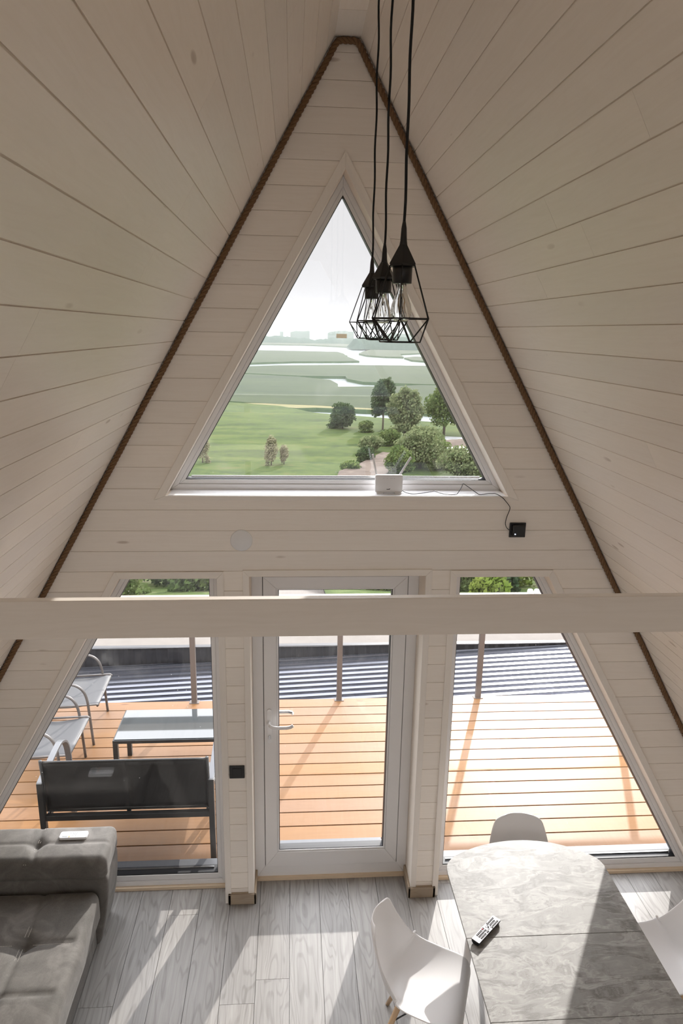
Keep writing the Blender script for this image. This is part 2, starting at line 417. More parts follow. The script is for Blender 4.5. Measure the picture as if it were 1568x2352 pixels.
# sloping walls (roof planes) - planks run towards the camera
def slope_wall(sgn, name, zph):
    L = math.sqrt(1+S*S); e1 = Vector((-sgn*S, 0, 1))/L   # up the slope
    nrm = Vector((sgn*1, 0, S))/L                         # outward
    base = Vector((sgn*hw(0), 0, 0))
    tot = ZT*L
    w = .1253; ph = (zph*L) % w
    mb = MB(); k = 0
    s0 = ph-w
    rnd = random.Random(3 if sgn > 0 else 5)
    while s0 < tot:
        a = max(0, s0+.0022); b = min(tot, s0+w-.0022); s0 += w; k += 1
        if b-a < .01: continue
        ys = [.0]; y = 0.; y -= rnd.uniform(.6, 5.5)
        while y > YB: ys.append(y); y -= rnd.uniform(3., 5.5)
        ys.append(YB)
        for i in range(len(ys)-1):
            yA, yB = ys[i]-.0006, ys[i+1]+.0006
            vs = []; pc = []
            for t_ in (0, .005):
                for (s_, y_) in ((a, yA), (b, yA), (b, yB), (a, yB)):
                    p = base+e1*s_+nrm*t_; vs.append((p.x, y_, p.z)); pc.append((y_, s_, k*13+i+(200 if sgn > 0 else 0)))
            mb.add(vs, [(0, 1, 2, 3), (7, 6, 5, 4), (0, 4, 5, 1), (1, 5, 6, 2), (2, 6, 7, 3), (3, 7, 4, 0)], pc)
    bk = MB()
    vs = []
    for t_ in (.005, .16):
        for (s_, y_) in ((0, .285), (tot, .285), (tot, YB), (0, YB)):
            p = base+e1*s_+nrm*t_; vs.append((p.x, y_, p.z))
    bk.add(vs, [(0, 1, 2, 3), (7, 6, 5, 4), (0, 4, 5, 1), (1, 5, 6, 2), (2, 6, 7, 3), (3, 7, 4, 0)])
    r = bk.build(name, 'groove'); struct(r)
    mb.build('plank_cladding', 'plank', r)
slope_wall(-1, 'wall_left', 4.433); slope_wall(1, 'wall_right', 4.649)
# flat ridge strip
mb = MB(); h = hw(ZT)+.004
ys = [0, -.32, -1.9, -3.6, -5.2, YB]
for i in range(5): mb.box((-h, ys[i]-.001, ZT), (h, ys[i+1]+.001, ZT+.02), 'y')
mb.box((-.2, .285, ZT+.02), (.2, YB, ZT+.16))
struct(mb.build('ceiling', 'plank'))
# floor: laminate boards run towards the camera
mb = MB(); x = -.69-.2*13; k = 0; rnd = random.Random(11)
while x < 3.2:
    y = .3; off = rnd.uniform(0, 1.3); first = True
    while y > YB:
        y2 = max(YB, y-(off if first else 1.28)); first = False; k += 1
        if y-y2 > .02: mb.box((x+.0012, y-.0010, -.03), (x+.2-.0012, y2+.0010, 0), 'y', k)
        y = y2
    x += .2
mb.box((-3.3, .29, -.25), (3.3, YB, -.031))
struct(mb.build('floor', 'laminate'))
# unseen rear gable behind the camera, openings added to let in more sky light
mb = MB()
for xa in (-1.0, 1.0): mb.box((xa-.05, YB, 0), (xa+.05, YB-.12, 2.55))
mb.prism([(-hw(2.55), 2.55), (hw(2.55), 2.55), (hw(2.72), 2.72), (-hw(2.72), 2.72)], YB, YB-.15)
zt = 4.8
mb.prism([(-hw(zt), zt), (hw(zt), zt), (hw(ZT), ZT), (-hw(ZT), ZT)], YB, YB-.15)
for sg in (-1, 1):
    for za, zb in ((0, 2.55), (2.72, zt)):
        q = [(sg*hw(za), za), (sg*hw(zb), zb), (sg*(hw(zb)-.12), zb), (sg*(hw(za)-.12), za)]
        if sg > 0: q = q[::-1]
        mb.prism(q, YB, YB-.15)
struct(mb.build('wall_back', 'plank'))
# loft floor behind the camera's feet
mb = MB()
for i in range(16):
    y = -3.15-.135*i
    if y-.135 > YB: mb.box((-hw(2.66)+.01, y-.001, 2.62), (hw(2.66)-.01, y-.134, 2.65), 'x')
mb.box((-hw(2.62)+.03, -3.15, 2.47), (hw(2.62)-.03, -3.20, 2.62), 'x')
struct(mb.build('floor_loft', 'plank'))

# ------------------------------------------------------------------ windows and door
def frame_set(name, hole, glass, casing_o, casing_skip, yf, nosill=True, strip=None):
    r = thing(name, None, None, (0, 0, 0), kind='structure')
    mb = MB(); mb.ring(casing_o, hole, -.012, 0, casing_skip); mb.build('casing', 'casing', r, .002)
    n = len(hole); cx = sum(p[0] for p in glass)/n; cz = sum(p[1] for p in glass)/n
    def lerp(t_): return [(g[0]+(h_[0]-g[0])*t_, g[1]+(h_[1]-g[1])*t_) for g, h_ in zip(glass, hole)]
    mb = MB()
    mb.ring(hole, lerp(.42), yf, yf+.09); mb.ring(lerp(.42), glass, yf+.008, yf+.08)
    mb.build('frame', 'pvc', r, .003)
    mb = MB(); g_in = [(g[0]+(cx-g[0])*.006*(1), g[1]+(cz-g[1])*.006) for g in glass]
    mb.ring(glass, g_in, yf+.014, yf+.085); mb.build('gasket', 'gasket', r)
    mb = MB(); mb.prism(glass, yf+.034, yf+.050); mb.build('pane', 'glass', r)
    zb_ = min(g[1] for g in glass); xs_ = sorted(g[0] for g in glass if abs(g[1]-zb_) < 1e-4)
    mb = MB(); mb.box((xs_[0]+.03, yf+.052, zb_+.007), (xs_[-1]-.03, yf+.062, zb_+.016)); mb.build('spacer', 'steel', r)
    return r
YF = .15
# gable triangle
w1 = frame_set('window_1', HOLES['tri'], [(-hw(2.873, 4.462), 2.873), (hw(2.873, 4.462), 2.873), (0, 4.462)],
               [(-hw(2.787, 4.649)-.002, 2.787), (hw(2.787, 4.649)+.002, 2.787), (0, 4.649)], (), YF)
mb = MB(); mb.box((-.985, -.006, 2.806), (.985, .155, 2.8145)); mb.build('sill', 'whiteplastic', w1, .002)
w2 = frame_set('window_2', HOLES['lw'], [(-hw(.097, 4.471), .097), (-.785, .097), (-.785, 2.256), (-hw(2.256, 4.471), 2.256)],
               [(-hw(0, 4.653), 0), (-.68, 0), (-.68, 2.352), (-hw(2.352, 4.653), 2.352)], (0,), YF)
mb = MB(); mb.box((-2.58, .128, 0), (-.725, .15, .022), 'x'); mb.build('floor_strip', 'rawstrip', w2)
w3 = frame_set('window_3', HOLES['rw'], [(.785, .097), (hw(.097, 4.466), .097), (hw(2.256, 4.466), 2.256), (.785, 2.256)],
               [(.68, 0), (hw(0, 4.653), 0), (hw(2.352, 4.653), 2.352), (.68, 2.352)], (0,), YF)
mb = MB(); mb.box((.725, .128, 0), (2.58, .15, .022), 'x'); mb.build('floor_strip', 'rawstrip', w3)
# outer sills with drip edge
for w_, xa, xb, nm in ((w2, -2.55, -.72, 'outer_sill'), (w3, .72, 2.55, 'outer_sill')):
    mb = MB(); mb.box((xa, .235, .085), (xb, .30, .098)); mb.build(nm, 'alu', w_)
# door
dr = thing('door_1', None, None, (0, 0, 0), kind='structure')
mb = MB(); mb.ring([(-.568, .0), (.568, .0), (.568, 2.36), (-.568, 2.36)], [(-.53, .0), (.53, 0), (.53, 2.32), (-.53, 2.32)], -.012, 0, (0,)); mb.build('casing', 'casing', dr, .002)
mb = MB(); mb.ring(HOLES['door'], [(-.462, .103), (.462, .103), (.462, 2.25), (-.462, 2.25)], .2, .27); mb.build('frame', 'pvc', dr, .003)
lo = [(-.458, .107), (.458, .107), (.458, 2.246), (-.458, 2.246)]; lg = [(-.364, .232), (.364, .232), (.364, 2.158), (-.364, 2.158)]
lm = [(-.376, .219), (.376, .219), (.376, 2.170), (-.376, 2.170)]
mb = MB(); mb.ring(lo, lm, .192, .262); mb.ring(lm, lg, .198, .256)
leaf_o = mb.build('door_leaf', 'pvc', dr, .003)
mb = MB(); mb.ring([(-.463, .102), (.463, .102), (.463, 2.251), (-.463, 2.251)], lo, .212, .25); mb.build('seal', 'gasket', dr)
mb = MB(); mb.ring(lg, [(-.360, .236), (.360, .236), (.360, 2.154), (-.360, 2.154)], .206, .262); mb.build('gasket', 'gasket', dr)
mb = MB(); mb.prism(lg, .222, .238); mb.build('pane', 'glass', dr)
mb = MB(); mb.box((-.52, .178, 0), (.52, .2, .022), 'x'); mb.build('floor_strip', 'rawstrip', dr)
mb = MB(); mb.box((-.36, .256, .218), (.36, .30, .230)); mb.build('drip_rail', 'alu', dr)
def rounded_rect(cx, cz, w, h, r, n=6):
    pts = []
    for (sx_, sz_, a0) in ((1, -1, -90), (1, 1, 0), (-1, 1, 90), (-1, -1, 180)):
        for i in range(n+1):
            a = math.radians(a0+90*i/n); pts.append((cx+sx_*(w/2-r)+r*math.cos(a), cz+sz_*(h/2-r)+r*math.sin(a)))
    return pts
mb = MB(); mb.prism(rounded_rect(-.424, 1.208, .032, .25, .0158), .182, .192)
hp = mb.build('handle_plate', 'whiteplastic', dr, .002)
mb = MB()
mb.tube([(-.427, .184, 1.238), (-.427, .150, 1.238)], .011, 14)
mb.flatbar([(-.427+.0, .150, 1.238), (-.418, .138, 1.236), (-.40, .131, 1.230), (-.37, .129, 1.226), (-.31, .129, 1.226), (-.285, .131, 1.230), (-.268, .137, 1.238)], .010, .022, (0, 1, 0))
mb.build('door_handle', 'whiteplastic', dr, .003)
mb = MB(); mb.tube([(-.424, .262, 1.238), (-.424, .30, 1.238)], .010, 12)
mb.flatbar([(-.424, .30, 1.238), (-.40, .312, 1.238), (-.30, .312, 1.238), (-.275, .305, 1.235), (-.268, .29, 1.23)], .012, .020, (0, 1, 0))
mb.build('outer_handle', 'steel', dr, .002)
mb = MB(); mb.prism(rounded_rect(-.424, 1.128, .016, .034, .0079), .178, .184); mb.tube([(-.424, .180, 1.136), (-.424, .174, 1.136)], .0085, 14); mb.build('lock_cylinder', 'steel', dr, .001)

# baseboards of the two wall piers and the outer corners
for nm, xa, xb in (('baseboard_left', -.70, -.515), ('baseboard_right', .515, .70)):
    mb = MB(); mb.box((xa, -.026, 0), (xb, -.012, .078), 'x', 1)
    s1 = xb if xb < 0 else xa
    inn = s1-.015 if s1 < 0 else s1+.015
    mb.box((min(s1, inn), -.026, 0), (max(s1, inn), .2, .078), 'y', 2)
    mb.box((xa if xa < 0 else xb-.018, -.026, 0), (xa+.018 if xa < 0 else xb, .0, .078), 'x', 3)
    mb.box((xa+.01, -.012, 0), (xb-.01, 0, .078), 'x', 5)
    struct(mb.build(nm, 'oak', None, .003))

# cross beam
mb = MB(); mb.box((-hw(2.66)-.02, -1.602, 2.655), (hw(2.66)+.02, -1.566, 2.801), 'x', 3)
bm_ = mb.build('beam', 'beam', None, .003); 
tag(bm_, 'long pale painted wooden beam spanning the room between both sloping walls', 'beam')

# rope along the gable edge
def rope():
    pts = []
    r0 = .0145; off = .016
    path = [Vector((-hw(.0)+off*1.2, -.017, 0.)), Vector((-hw(ZT)+off*.9, -.017, ZT-off*1.1)), Vector((hw(ZT)-off*.9, -.017, ZT-off*1.1)), Vector((hw(0)-off*1.2, -.017, 0.))]
    step = .0065
    for a, b in zip(path[:-1], path[1:]):
        L = (b-a).length; n = max(2, int(L/step))
        for i in range(n): pts.append(a+(b-a)*i/n)
    pts.append(path[-1])
    # gentle waviness
    sm = [pts[0]]
    for i in range(1, len(pts)-1):
        lo_, hi_ = max(0, i-3), min(len(pts)-1, i+3)
        p = sum((pts[j] for j in range(lo_, hi_+1)), Vector())/(hi_-lo_+1); sm.append(p)
    sm.append(pts[-1])
    mb = MB(); s_ = 0.; strands = [[], [], []]
    for i, p in enumerate(sm):
        tg = (sm[min(i+1, len(sm)-1)]-sm[max(i-1, 0)]).normalized(); a = Vector((0, 1, 0)); b = tg.cross(a).normalized()
        if i: s_ += (p-sm[i-1]).length
        w_ = noise.noise(Vector((s_*3, 0, 0)))*.0022
        for k in range(3):
            an = 2*math.pi*(s_/.075+k/3.)
            strands[k].append(p+(a*math.cos(an)+b*math.sin(an))*.0085+b*w_)
    for k in range(3): mb.tube(strands[k], .0086, 7)
    return tag(mb.build('rope', 'rope', None, smooth=True), 'brown twisted rope running up and over the edge between gable wall and slopes', 'rope')
rope()

# ------------------------------------------------------------------ wall fittings
def wallbox(name, x0, x1, z0, z1, d_, mat, label, cat):
    mb = MB(); mb.box((x0, -d_, z0), (x1, 0, z1)); o = mb.build('plate', mat, None, .003); return o
r = thing('wall_socket', 'square black wall socket with tiny glowing light, right below the triangular window', 'socket', (1.07, 0, 2.605))
mb = MB(); mb.box((1.022, -.010, 2.560), (1.120, 0, 2.651)); mb.build('plate', 'black', r, .003)
r2 = thing('power_adapter', 'black power adapter plugged into the wall socket below the triangular window', 'adapter', (1.07, -.01, 2.60))
mb = MB(); mb.box((1.034, -.045, 2.572), (1.108, -.0105, 2.640)); mb.build('housing', 'black', r2, .005)
mb = MB(); mb.tube([(1.046, -.045, 2.590), (1.046, -.0475, 2.590)], .0032, 10); mb.build('indicator_light', 'led', r2)
r = thing('light_switch', 'square black switch plate on the narrow plank pier left of the door', 'switch', (-.626, 0, 1.0))
mb = MB(); mb.box((-.674, -.010, .956), (-.578, 0, 1.046)); mb.build('plate', 'black', r, .003)
mb = MB(); mb.box((-.654, -.014, .973), (-.598, -.0101, 1.029)); mb.build('rocker', 'black', r, .002)
mb = MB(); mb.lathe([(.0645, 0), (.0645, .004), (.060, .008), (.001, .0085)], n=48)
mb.v = [(-.572+x, -z, 2.543+y) for x, y, z in mb.v]
tag(mb.build('wall_cover', 'whiteplastic', None), 'round white blanking cover on the plank wall above the door', 'cover')
# tiny sticker on the pane
mb = MB(); mb.box((-.022, .1815, 3.702), (.038, .1838, 3.726)); st = mb.build('window_sticker', 'paper')
tag(st, 'small beige label stuck high on the glass of the triangular window', 'sticker')

# router on the sill
ro = thing('wifi_router', 'white router with two tilted antennas standing on the triangular window sill', 'router', (.294, .07, 2.8145))
mb = MB(); mb.prism(rounded_rect(.294, 2.874, .163, .105, .008), .05, .075); mb.build('housing', 'whiteplastic', ro, .003)
mb = MB()
for cx in (.240, .348): mb.box((cx-.02, .035, 2.8146), (cx+.02, .095, 2.8235))
mb.box((.259, .055, 2.8165), (.329, .072, 2.8225))
mb.build('stand', 'whiteplastic', ro, .002)
for (a, b) in (((.221, 2.925), (.196, 3.045)), ((.362, 2.925), (.424, 3.028))):
    mb = MB(); mb.flatbar([(a[0], .078, a[1]-.02), (a[0], .079, a[1]), (b[0], .083, b[1])], .006, .012, (0, 1, 0)); mb.build('antenna', 'whiteplastic', ro, .002)
mb = MB()
for i, x in enumerate((.262, .282, .304, .312, .324)): mb.box((x-.0015, .0494, 2.905), (x+.0015 if i != 4 else x+.003, .0502, 2.9085))
mb.build('indicator_marks', 'greybtn', ro)
mb = MB(); mb.prism([(.281, 2.8385), (.298, 2.8385), (.303, 2.845), (.300, 2.8455), (.294, 2.8425), (.287, 2.842), (.281, 2.8425)], .0494, .0502); mb.build('logo', 'black', ro)
# its cable
cp = [(.379, .062, 2.830), (.395, .05, 2.822), (.43, .03, 2.818), (.48, .035, 2.820), (.54, .04, 2.828), (.57, .05, 2.830), (.60, .035, 2.822), (.645, .015, 2.8175), (.69, .02, 2.8175), (.705, .03, 2.825), (.735, .075, 2.850), (.75, .095, 2.866), (.775, .075, 2.852), (.815, .03, 2.826), (.835, .015, 2.8180), (.875, .015, 2.823), (.905, .005, 2.826), (.925, .0, 2.826), (.945, -.020, 2.818), (.965, -.024, 2.803), (.982, -.02, 2.785), (1.0, -.016, 2.765), (1.012, -.014, 2.745), (1.008, -.013, 2.72), (.998, -.013, 2.69), (.992, -.013, 2.655), (.995, -.013, 2.635), (1.005, -.014, 2.618), (1.02, -.020, 2.608), (1.036, -.028, 2.604)]
def smooth_path(p, n=5):
    p = [Vector(q) for q in p]; out = []
    for i in range(len(p)-1):
        a = p[max(i-1, 0)]; b = p[i]; c = p[i+1]; d_ = p[min(i+2, len(p)-1)]
        for k in range(n):
            t_ = k/n; out.append(.5*((2*b)+(c-a)*t_+(2*a-5*b+4*c-d_)*t_*t_+(3*b-a-3*c+d_)*t_**3))
    out.append(p[-1]); return out
mb = MB(); mb.tube(smooth_path(cp), .0022, 8)
tag(mb.build('router_cable', 'black', None), 'thin black cable running from the router along the sill down to the socket', 'cable')

# ------------------------------------------------------------------ pendant lamps
def pendant(x, y, label, first=None, zb=3.712):
    # modelled with its lower ring at z = 0
    if first is not None: return dup(first, (x, y, zb), 0.35 if y < -1.5 else .1, label)
    r = thing('pendant_lamp', label, 'lamp', (0, 0, 0), 0, 'pendant lamps hanging from the ridge')
    mb = MB(); H = ZT-zb
    mb.tube([(.002*math.sin(i*.9), .002*math.cos(i*.7), .325+(H-.325)*i/30) for i in range(31)], .0042, 10); mb.build('cord', 'cord', r)
    mb = MB(); mb.lathe([(.045, H-.022), (.045, H-.001)], n=32); mb.lathe([(.008, H-.05), (.010, H-.022)], n=16); mb.build('ceiling_cup', 'lampblack', r)
    mb = MB(); mb.lathe([(.0045, .345), (.008, .325), (.010, .29), (.0115, .282), (.0118, .276)], n=20)
    N = 6
    mb.lathe([(.012, .280), (.044, .226), (.042, .218), (.030, .222)], n=N, smooth=False)
    mb.lathe([(.030, .235), (.0285, .17), (.026, .17)], n=32); mb.build('lamp_holder', 'lampblack', r)
    mb = MB(); w = .0021
    top = [Vector((.042*math.cos(2*math.pi*k/N), .042*math.sin(2*math.pi*k/N), .220)) for k in range(N)]
    ring = [Vector((.096*math.cos(2*math.pi*k/N), .096*math.sin(2*math.pi*k/N), .069)) for k in range(N)]
    bot = [Vector((.061*math.cos(2*math.pi*(k+.5)/N), .061*math.sin(2*math.pi*(k+.5)/N), 0)) for k in range(N)]
    for k in range(N):
        mb.tube([top[k], ring[k]], w, 6); mb.tube([ring[k], ring[(k+1) % N]], w, 6); mb.tube([bot[k], bot[(k+1) % N]], w, 6)
        mb.tube([ring[k], bot[k]], w, 6); mb.tube([ring[k], bot[k-1]], w, 6)
    mb.build('wire_cage', 'lampblack', r)
    mb = MB(); mb.lathe([(.013, .170), (.014, .155), (.020, .135), (.029, .11), (.032, .09), (.029, .072), (.018, .062), (.002, .060)], n=32)
    b = mb.build('bulb', 'bulbglass', r)
    so = b.modifiers.new('wall', 'SOLIDIFY'); so.thickness = .0013; so.offset = -1
    mb = MB()
    mb.lathe([(.004, .17), (.006, .15), (.003, .142), (.002, .125)], n=12)
    mb.build('glass_stem', 'bulbglass', b)
    mb = MB()
    for k in range(4):
        a = k*math.pi/2+.3
        mb.tube([(.004*math.cos(a), .004*math.sin(a), .142), (.014*math.cos(a), .014*math.sin(a), .12), (.012*math.cos(a+.5), .012*math.sin(a+.5), .085)], .0009, 5)
    mb.build('filament', 'filament', b)
    r.location = (x, y, zb); r.rotation_euler = (0, 0, .35); return r
p1 = pendant(.051, -1.8, 'black wire cage pendant lamp, nearest and largest of the three')
p2 = pendant(.064, -1.25, 'black wire cage pendant lamp, middle one of the three', p1)
p3 = pendant(.073, -.75, 'black wire cage pendant lamp, farthest and leftmost of the three', p1)

# ------------------------------------------------------------------ sofa
def cushion(nx, ny, nz, a, b, r, fn=None):
    """rounded block from a to b; fn(p)->offset"""
    a = Vector(a); b = Vector(b); bm = bmesh.new()
    idx = {}
    def vert(i, j, k):
        if (i, j, k) not in idx:
            p = Vector((a.x+(b.x-a.x)*i/nx, a.y+(b.y-a.y)*j/ny, a.z+(b.z-a.z)*k/nz))
            q = Vector((min(max(p.x, a.x+r), b.x-r), min(max(p.y, a.y+r), b.y-r), min(max(p.z, a.z+r), b.z-r)))
            dlt = p-q
            if dlt.length > 1e-9: p = q+dlt.normalized()*r
            if fn: p = p+fn(p)
            idx[(i, j, k)] = bm.verts.new(p)
        return idx[(i, j, k)]
    for i in range(nx):
        for j in range(ny):
            bm.faces.new([vert(i, j, 0), vert(i, j+1, 0), vert(i+1, j+1, 0), vert(i+1, j, 0)])
            bm.faces.new([vert(i, j, nz), vert(i+1, j, nz), vert(i+1, j+1, nz), vert(i, j+1, nz)])
    for i in range(nx):
        for k in range(nz):
            bm.faces.new([vert(i, 0, k), vert(i+1, 0, k), vert(i+1, 0, k+1), vert(i, 0, k+1)])
            bm.faces.new([vert(i, ny, k), vert(i, ny, k+1), vert(i+1, ny, k+1), vert(i+1, ny, k)])
    for j in range(ny):
        for k in range(nz):
            bm.faces.new([vert(0, j, k), vert(0, j, k+1), vert(0, j+1, k+1), vert(0, j+1, k)])
            bm.faces.new([vert(nx, j, k), vert(nx, j+1, k), vert(nx, j+1, k+1), vert(nx, j, k+1)])
    return bm
def from_bm(bm, name, mat, parent, smooth=True):
    bmesh.ops.recalc_face_normals(bm, faces=bm.faces)
    me = bpy.data.meshes.new(name); bm.to_mesh(me); bm.free(); me.materials.append(M[mat])
    me.polygons.foreach_set('use_smooth', [smooth]*len(me.polygons))
    ob = bpy.data.objects.new(name, me); COL.objects.link(ob); ob.parent = parent
    if parent is not None: ob.matrix_parent_inverse = Matrix.Translation(parent.location).inverted()
    return ob
sofa = thing('sofa', 'grey-brown suede sofa with tufted seat and armrest by the left window', 'sofa', (-2.0, -1.2, 0))
def wob(p, s_=.004, f=4.): return Vector((noise.noise(p*f), noise.noise(p*f+Vector((9, 0, 0))), noise.noise(p*f+Vector((0, 9, 0)))))*s_
def arm_fn(p):
    d_ = wob(p, .003)
    top = max(0, (p.z-.60)/.06)
    if top > 0:
        top = min(top, 1)
        g = 0
        for xt in (-1.835, -2.28):
            dx = p.x-xt; dy = p.y+.185
            g += .035*math.exp(-(dx*dx+dy*dy)/(2*.030**2))+.010*math.exp(-(dx+dy*.12)**2/(2*.012**2))
        g += .006*math.exp(-(p.y+.185)**2/(2*.010**2))
        d_.z -= g*top; d_.z += .006*math.cos((p.y+.18)*9)
    return d_
from_bm(cushion(130, 40, 12, (-2.52, -.335, .495), (-1.392, -.015, .655), .045, arm_fn), 'armrest_cushion', 'suede', sofa)
def side_fn(p):
    d_ = wob(p, .003); t_ = max(0, min(1, (.5-p.z)/.5)); 
    if p.x > -1.6: d_.x -= .075*t_*t_
    if p.y > -.1: d_.y -= .0
    return d_
from_bm(cushion(40, 20, 30, (-2.52, -.325, .0), (-1.395, -.022, .52), .035, side_fn), 'armrest_panel', 'suede', sofa)
def seat_fn(p):
    d_ = wob(p, .005, 3.)
    top = min(1, max(0, (p.z-.36)/.06))
    if top > 0:
        g = 0
        for yt in (-.70, -1.36, -2.05):
            for xt in (-1.755, -2.2):
                dx = p.x-xt; dy = p.y-yt
                g += .045*math.exp(-(dx*dx+dy*dy)/(2*.045**2))
        for yt in (-.70, -1.03, -1.36, -1.7, -2.05):
            g += (.010 if yt in (-1.03, -1.7) else .013)*math.exp(-(p.y-yt)**2/(2*.011**2))*(1 if p.x < -1.50 else max(0, 1-(p.x+1.50)/.03))
        for xt in (-1.755, -2.2): g += .013*math.exp(-((p.x-xt)-(0.0))**2/(2*.011**2))
        d_.z -= g*top
        # pillowy panels
        d_.z += .012*top*abs(math.sin(math.pi*(p.y+.70)/.66))
    return d_
from_bm(cushion(80, 150, 10, (-2.50, -2.6, .235), (-1.432, -.335, .435), .05, seat_fn), 'seat_cushion', 'suede', sofa)
mb = MB(); mb.box((-2.50, -2.6, .03), (-1.475, -.33, .25)); mb.build('base', 'suede', sofa, .02)
from_bm(cushion(12, 60, 20, (-2.64, -2.6, .05), (-2.42, -.34, .56), .05, lambda p: wob(p)+Vector((0, 0, 0))), 'backrest', 'suede', sofa)
mb = MB()
def stitch(p0, p1, seg=.0085, gap=.35, r=.0012):
    p0 = Vector(p0); p1 = Vector(p1); L = (p1-p0).length; n = max(1, int(L/seg)); 
    for i in range(n):
        a = p0+(p1-p0)*(i/n); b = p0+(p1-p0)*((i+1-gap)/n); mb.tube([a, b], r, 4)
stitch((-2.45, -.322, .634), (-1.425, -.322, .634)); stitch((-1.402, -.30, .630), (-1.402, -.05, .630))
for s_ in (-.006, .006):
    stitch((-1.832+s_-.030, -.335, .630), (-1.832+s_-.026, -.28, .6500)); stitch((-1.832+s_-.026, -.28, .6500), (-1.835+s_, -.21, .640))
    stitch((-1.835+s_, -.16, .640), (-1.825+s_, -.04, .655))
    for ya, yb in ((-.36, -.66), (-.74, -1.32), (-1.40, -2.0)): stitch((-1.755+s_*1.5, ya, .430), (-1.755+s_*1.5, yb, .430))
for yt in (-.70, -1.03, -1.36):
    stitch((-1.70, yt-.014, .431), (-1.50, yt-.014, .433)); stitch((-2.45, yt-.014, .431), (-1.81, yt-.014, .431))
stitch((-1.486, -.72, .433), (-1.486, -1.02, .433)); stitch((-1.486, -1.05, .433), (-1.486, -2.0, .433))
mb.build('stitching', 'thread', sofa)

# air-conditioner remote on the armrest
ar = thing('air_conditioner_remote', 'white air conditioner remote with grey display lying on the sofa armrest', 'remote control', (-1.63, -.135, .660), 0)
mb = MB(); pts = rounded_rect(0, 0, .168, .060, .014)
vs = [(x, y, 0) for x, y in pts]+[(x, y, .017) for x, y in pts]; n = len(pts)
mb.add(vs, [tuple(range(n-1, -1, -1)), tuple(range(n, 2*n))]+[(i, (i+1) % n, (i+1) % n+n, i+n) for i in range(n)])
body = mb.build('housing', 'whiteplastic', None, .003); body.parent = ar
def onar(x0, y0, x1, y1, nm, mat):
    mb = MB(); mb.box((x0, y0, .0165), (x1, y1, .0185)); o = mb.build(nm, mat, None); o.parent = ar
onar(-.066, -.018, -.035, .020, 'display', 'lcd')
onar(-.026, -.025, -.019, -.015, 'button', 'orangebtn')
for (x, y) in [(-.013, -.021), (-.003, -.021), (.007, -.021), (.017, -.021), (-.012, -.008), (-.003, -.008), (.014, -.008), (.003, .004), (.014, .004), (-.02, .013), (-.006, .013), (.008, .015), (.018, .015)]:
    onar(x-.003, y-.002, x+.003, y+.002, 'button', 'greybtn')

# ------------------------------------------------------------------ dining table
tb = thing('dining_table', 'grey marble-topped extending dining table with rounded far end', 'table', (1.07, -1.3, 0))
TZ = .76
far = []
ctl = [(.61, -1.108), (.609, -.66), (.614, -.615), (.632, -.575), (.68, -.528), (.772, -.480), (.875, -.443), (.985, -.421), (1.08, -.414), (1.18, -.420), (1.30, -.447), (1.40, -.495), (1.475, -.545), (1.518, -.590), (1.535, -.64), (1.535, -1.108)]
def slab(pts, z0, z1, name, mat, parent, bev=.0015):
    n = len(pts); mb = MB()
    vs = [(x, y, z0) for x, y in pts]+[(x, y, z1) for x, y in pts]
    mb.add(vs, [tuple(range(n-1, -1, -1)), tuple(range(n, 2*n))]+[(i, (i+1) % n, (i+1) % n+n, i+n) for i in range(n)])
    return mb.build(name, mat, parent, bev)
c2 = [Vector((x, y, 0)) for x, y in ctl]
sp_ = [c2[0]]+smooth_path(c2[1:-1], 4)+[c2[-1]]
farp = [(p.x, p.y) for p in sp_]
slab(farp, TZ-.012, TZ, 'tabletop', 'marble', tb)
slab([(.61, -1.562), (.61, -1.1105), (1.535, -1.1105), (1.535, -1.562)][::-1], TZ-.012, TZ, 'tabletop_leaf', 'marble', tb)
near = [(x, -2.672-y) for x, y in farp]
slab(near, TZ-.012, TZ, 'tabletop', 'marble', tb)
mb = MB(); mb.box((.622, -1.56, TZ-.030), (1.523, -.66, TZ-.0125)); mb.box((.622, -2.02, TZ-.030), (1.523, -1.565, TZ-.0125)); mb.build('underframe', 'taupe', tb)
for (x, y) in ((.74, -.80), (1.40, -.80), (.74, -1.87), (1.40, -1.87)):
    mb = MB(); mb.tube([(x, y, TZ-.03), (x+(.04 if x > 1 else -.04), y, 0)], [.028, .018], 16); mb.build('leg', 'whiteplastic', tb)
# tv remote
tr = thing('television_remote', 'silver-faced black remote control full of small buttons lying on the table', 'remote control', (.718, -1.080, TZ+.001), math.radians(43))
L_, W_ = .205, .047
mb = MB(); vs = []; prof = [(-1, 0, .55), (-1, .012, .85), (-1, .020, 1)]
vs = []
for z, sc in ((0, .62), (.008, .88), (.016, 1.), (.022, 1.)):
    vs += [(-L_/2, -W_/2*sc, z), (L_/2, -W_/2*sc, z), (L_/2, W_/2*sc, z), (-L_/2, W_/2*sc, z)]
fs = [(3, 2, 1, 0), (12, 13, 14, 15)]
for k in range(3):
    for i in range(4): fs.append((k*4+i, k*4+(i+1) % 4, k*4+4+(i+1) % 4, k*4+4+i))
mb.add(vs, fs); o = mb.build('housing', 'black', None, .003); o.parent = tr
mb = MB(); mb.box((-L_/2+.001, -W_/2+.0006, .0205), (L_/2-.001, W_/2-.0006, .0232)); o = mb.build('face_plate', 'silver', None, .0008); o.parent = tr
def btn(x, y, w=.0045, h=.0085, mat='black'):
    mb = MB(); mb.box((x-w/2, y-h/2, .0225), (x+w/2, y+h/2, .0255)); o = mb.build('button', mat, None); o.parent = tr
for i in range(5):
    for y in (-.013, 0, .013): btn(-.065+i*.0095, y)
btn(-.015, .014, mat='redbtn'); btn(-.006, .014); btn(-.016, 0.0); btn(-.007, -.001); btn(-.012, -.014); btn(-.003, -.014)
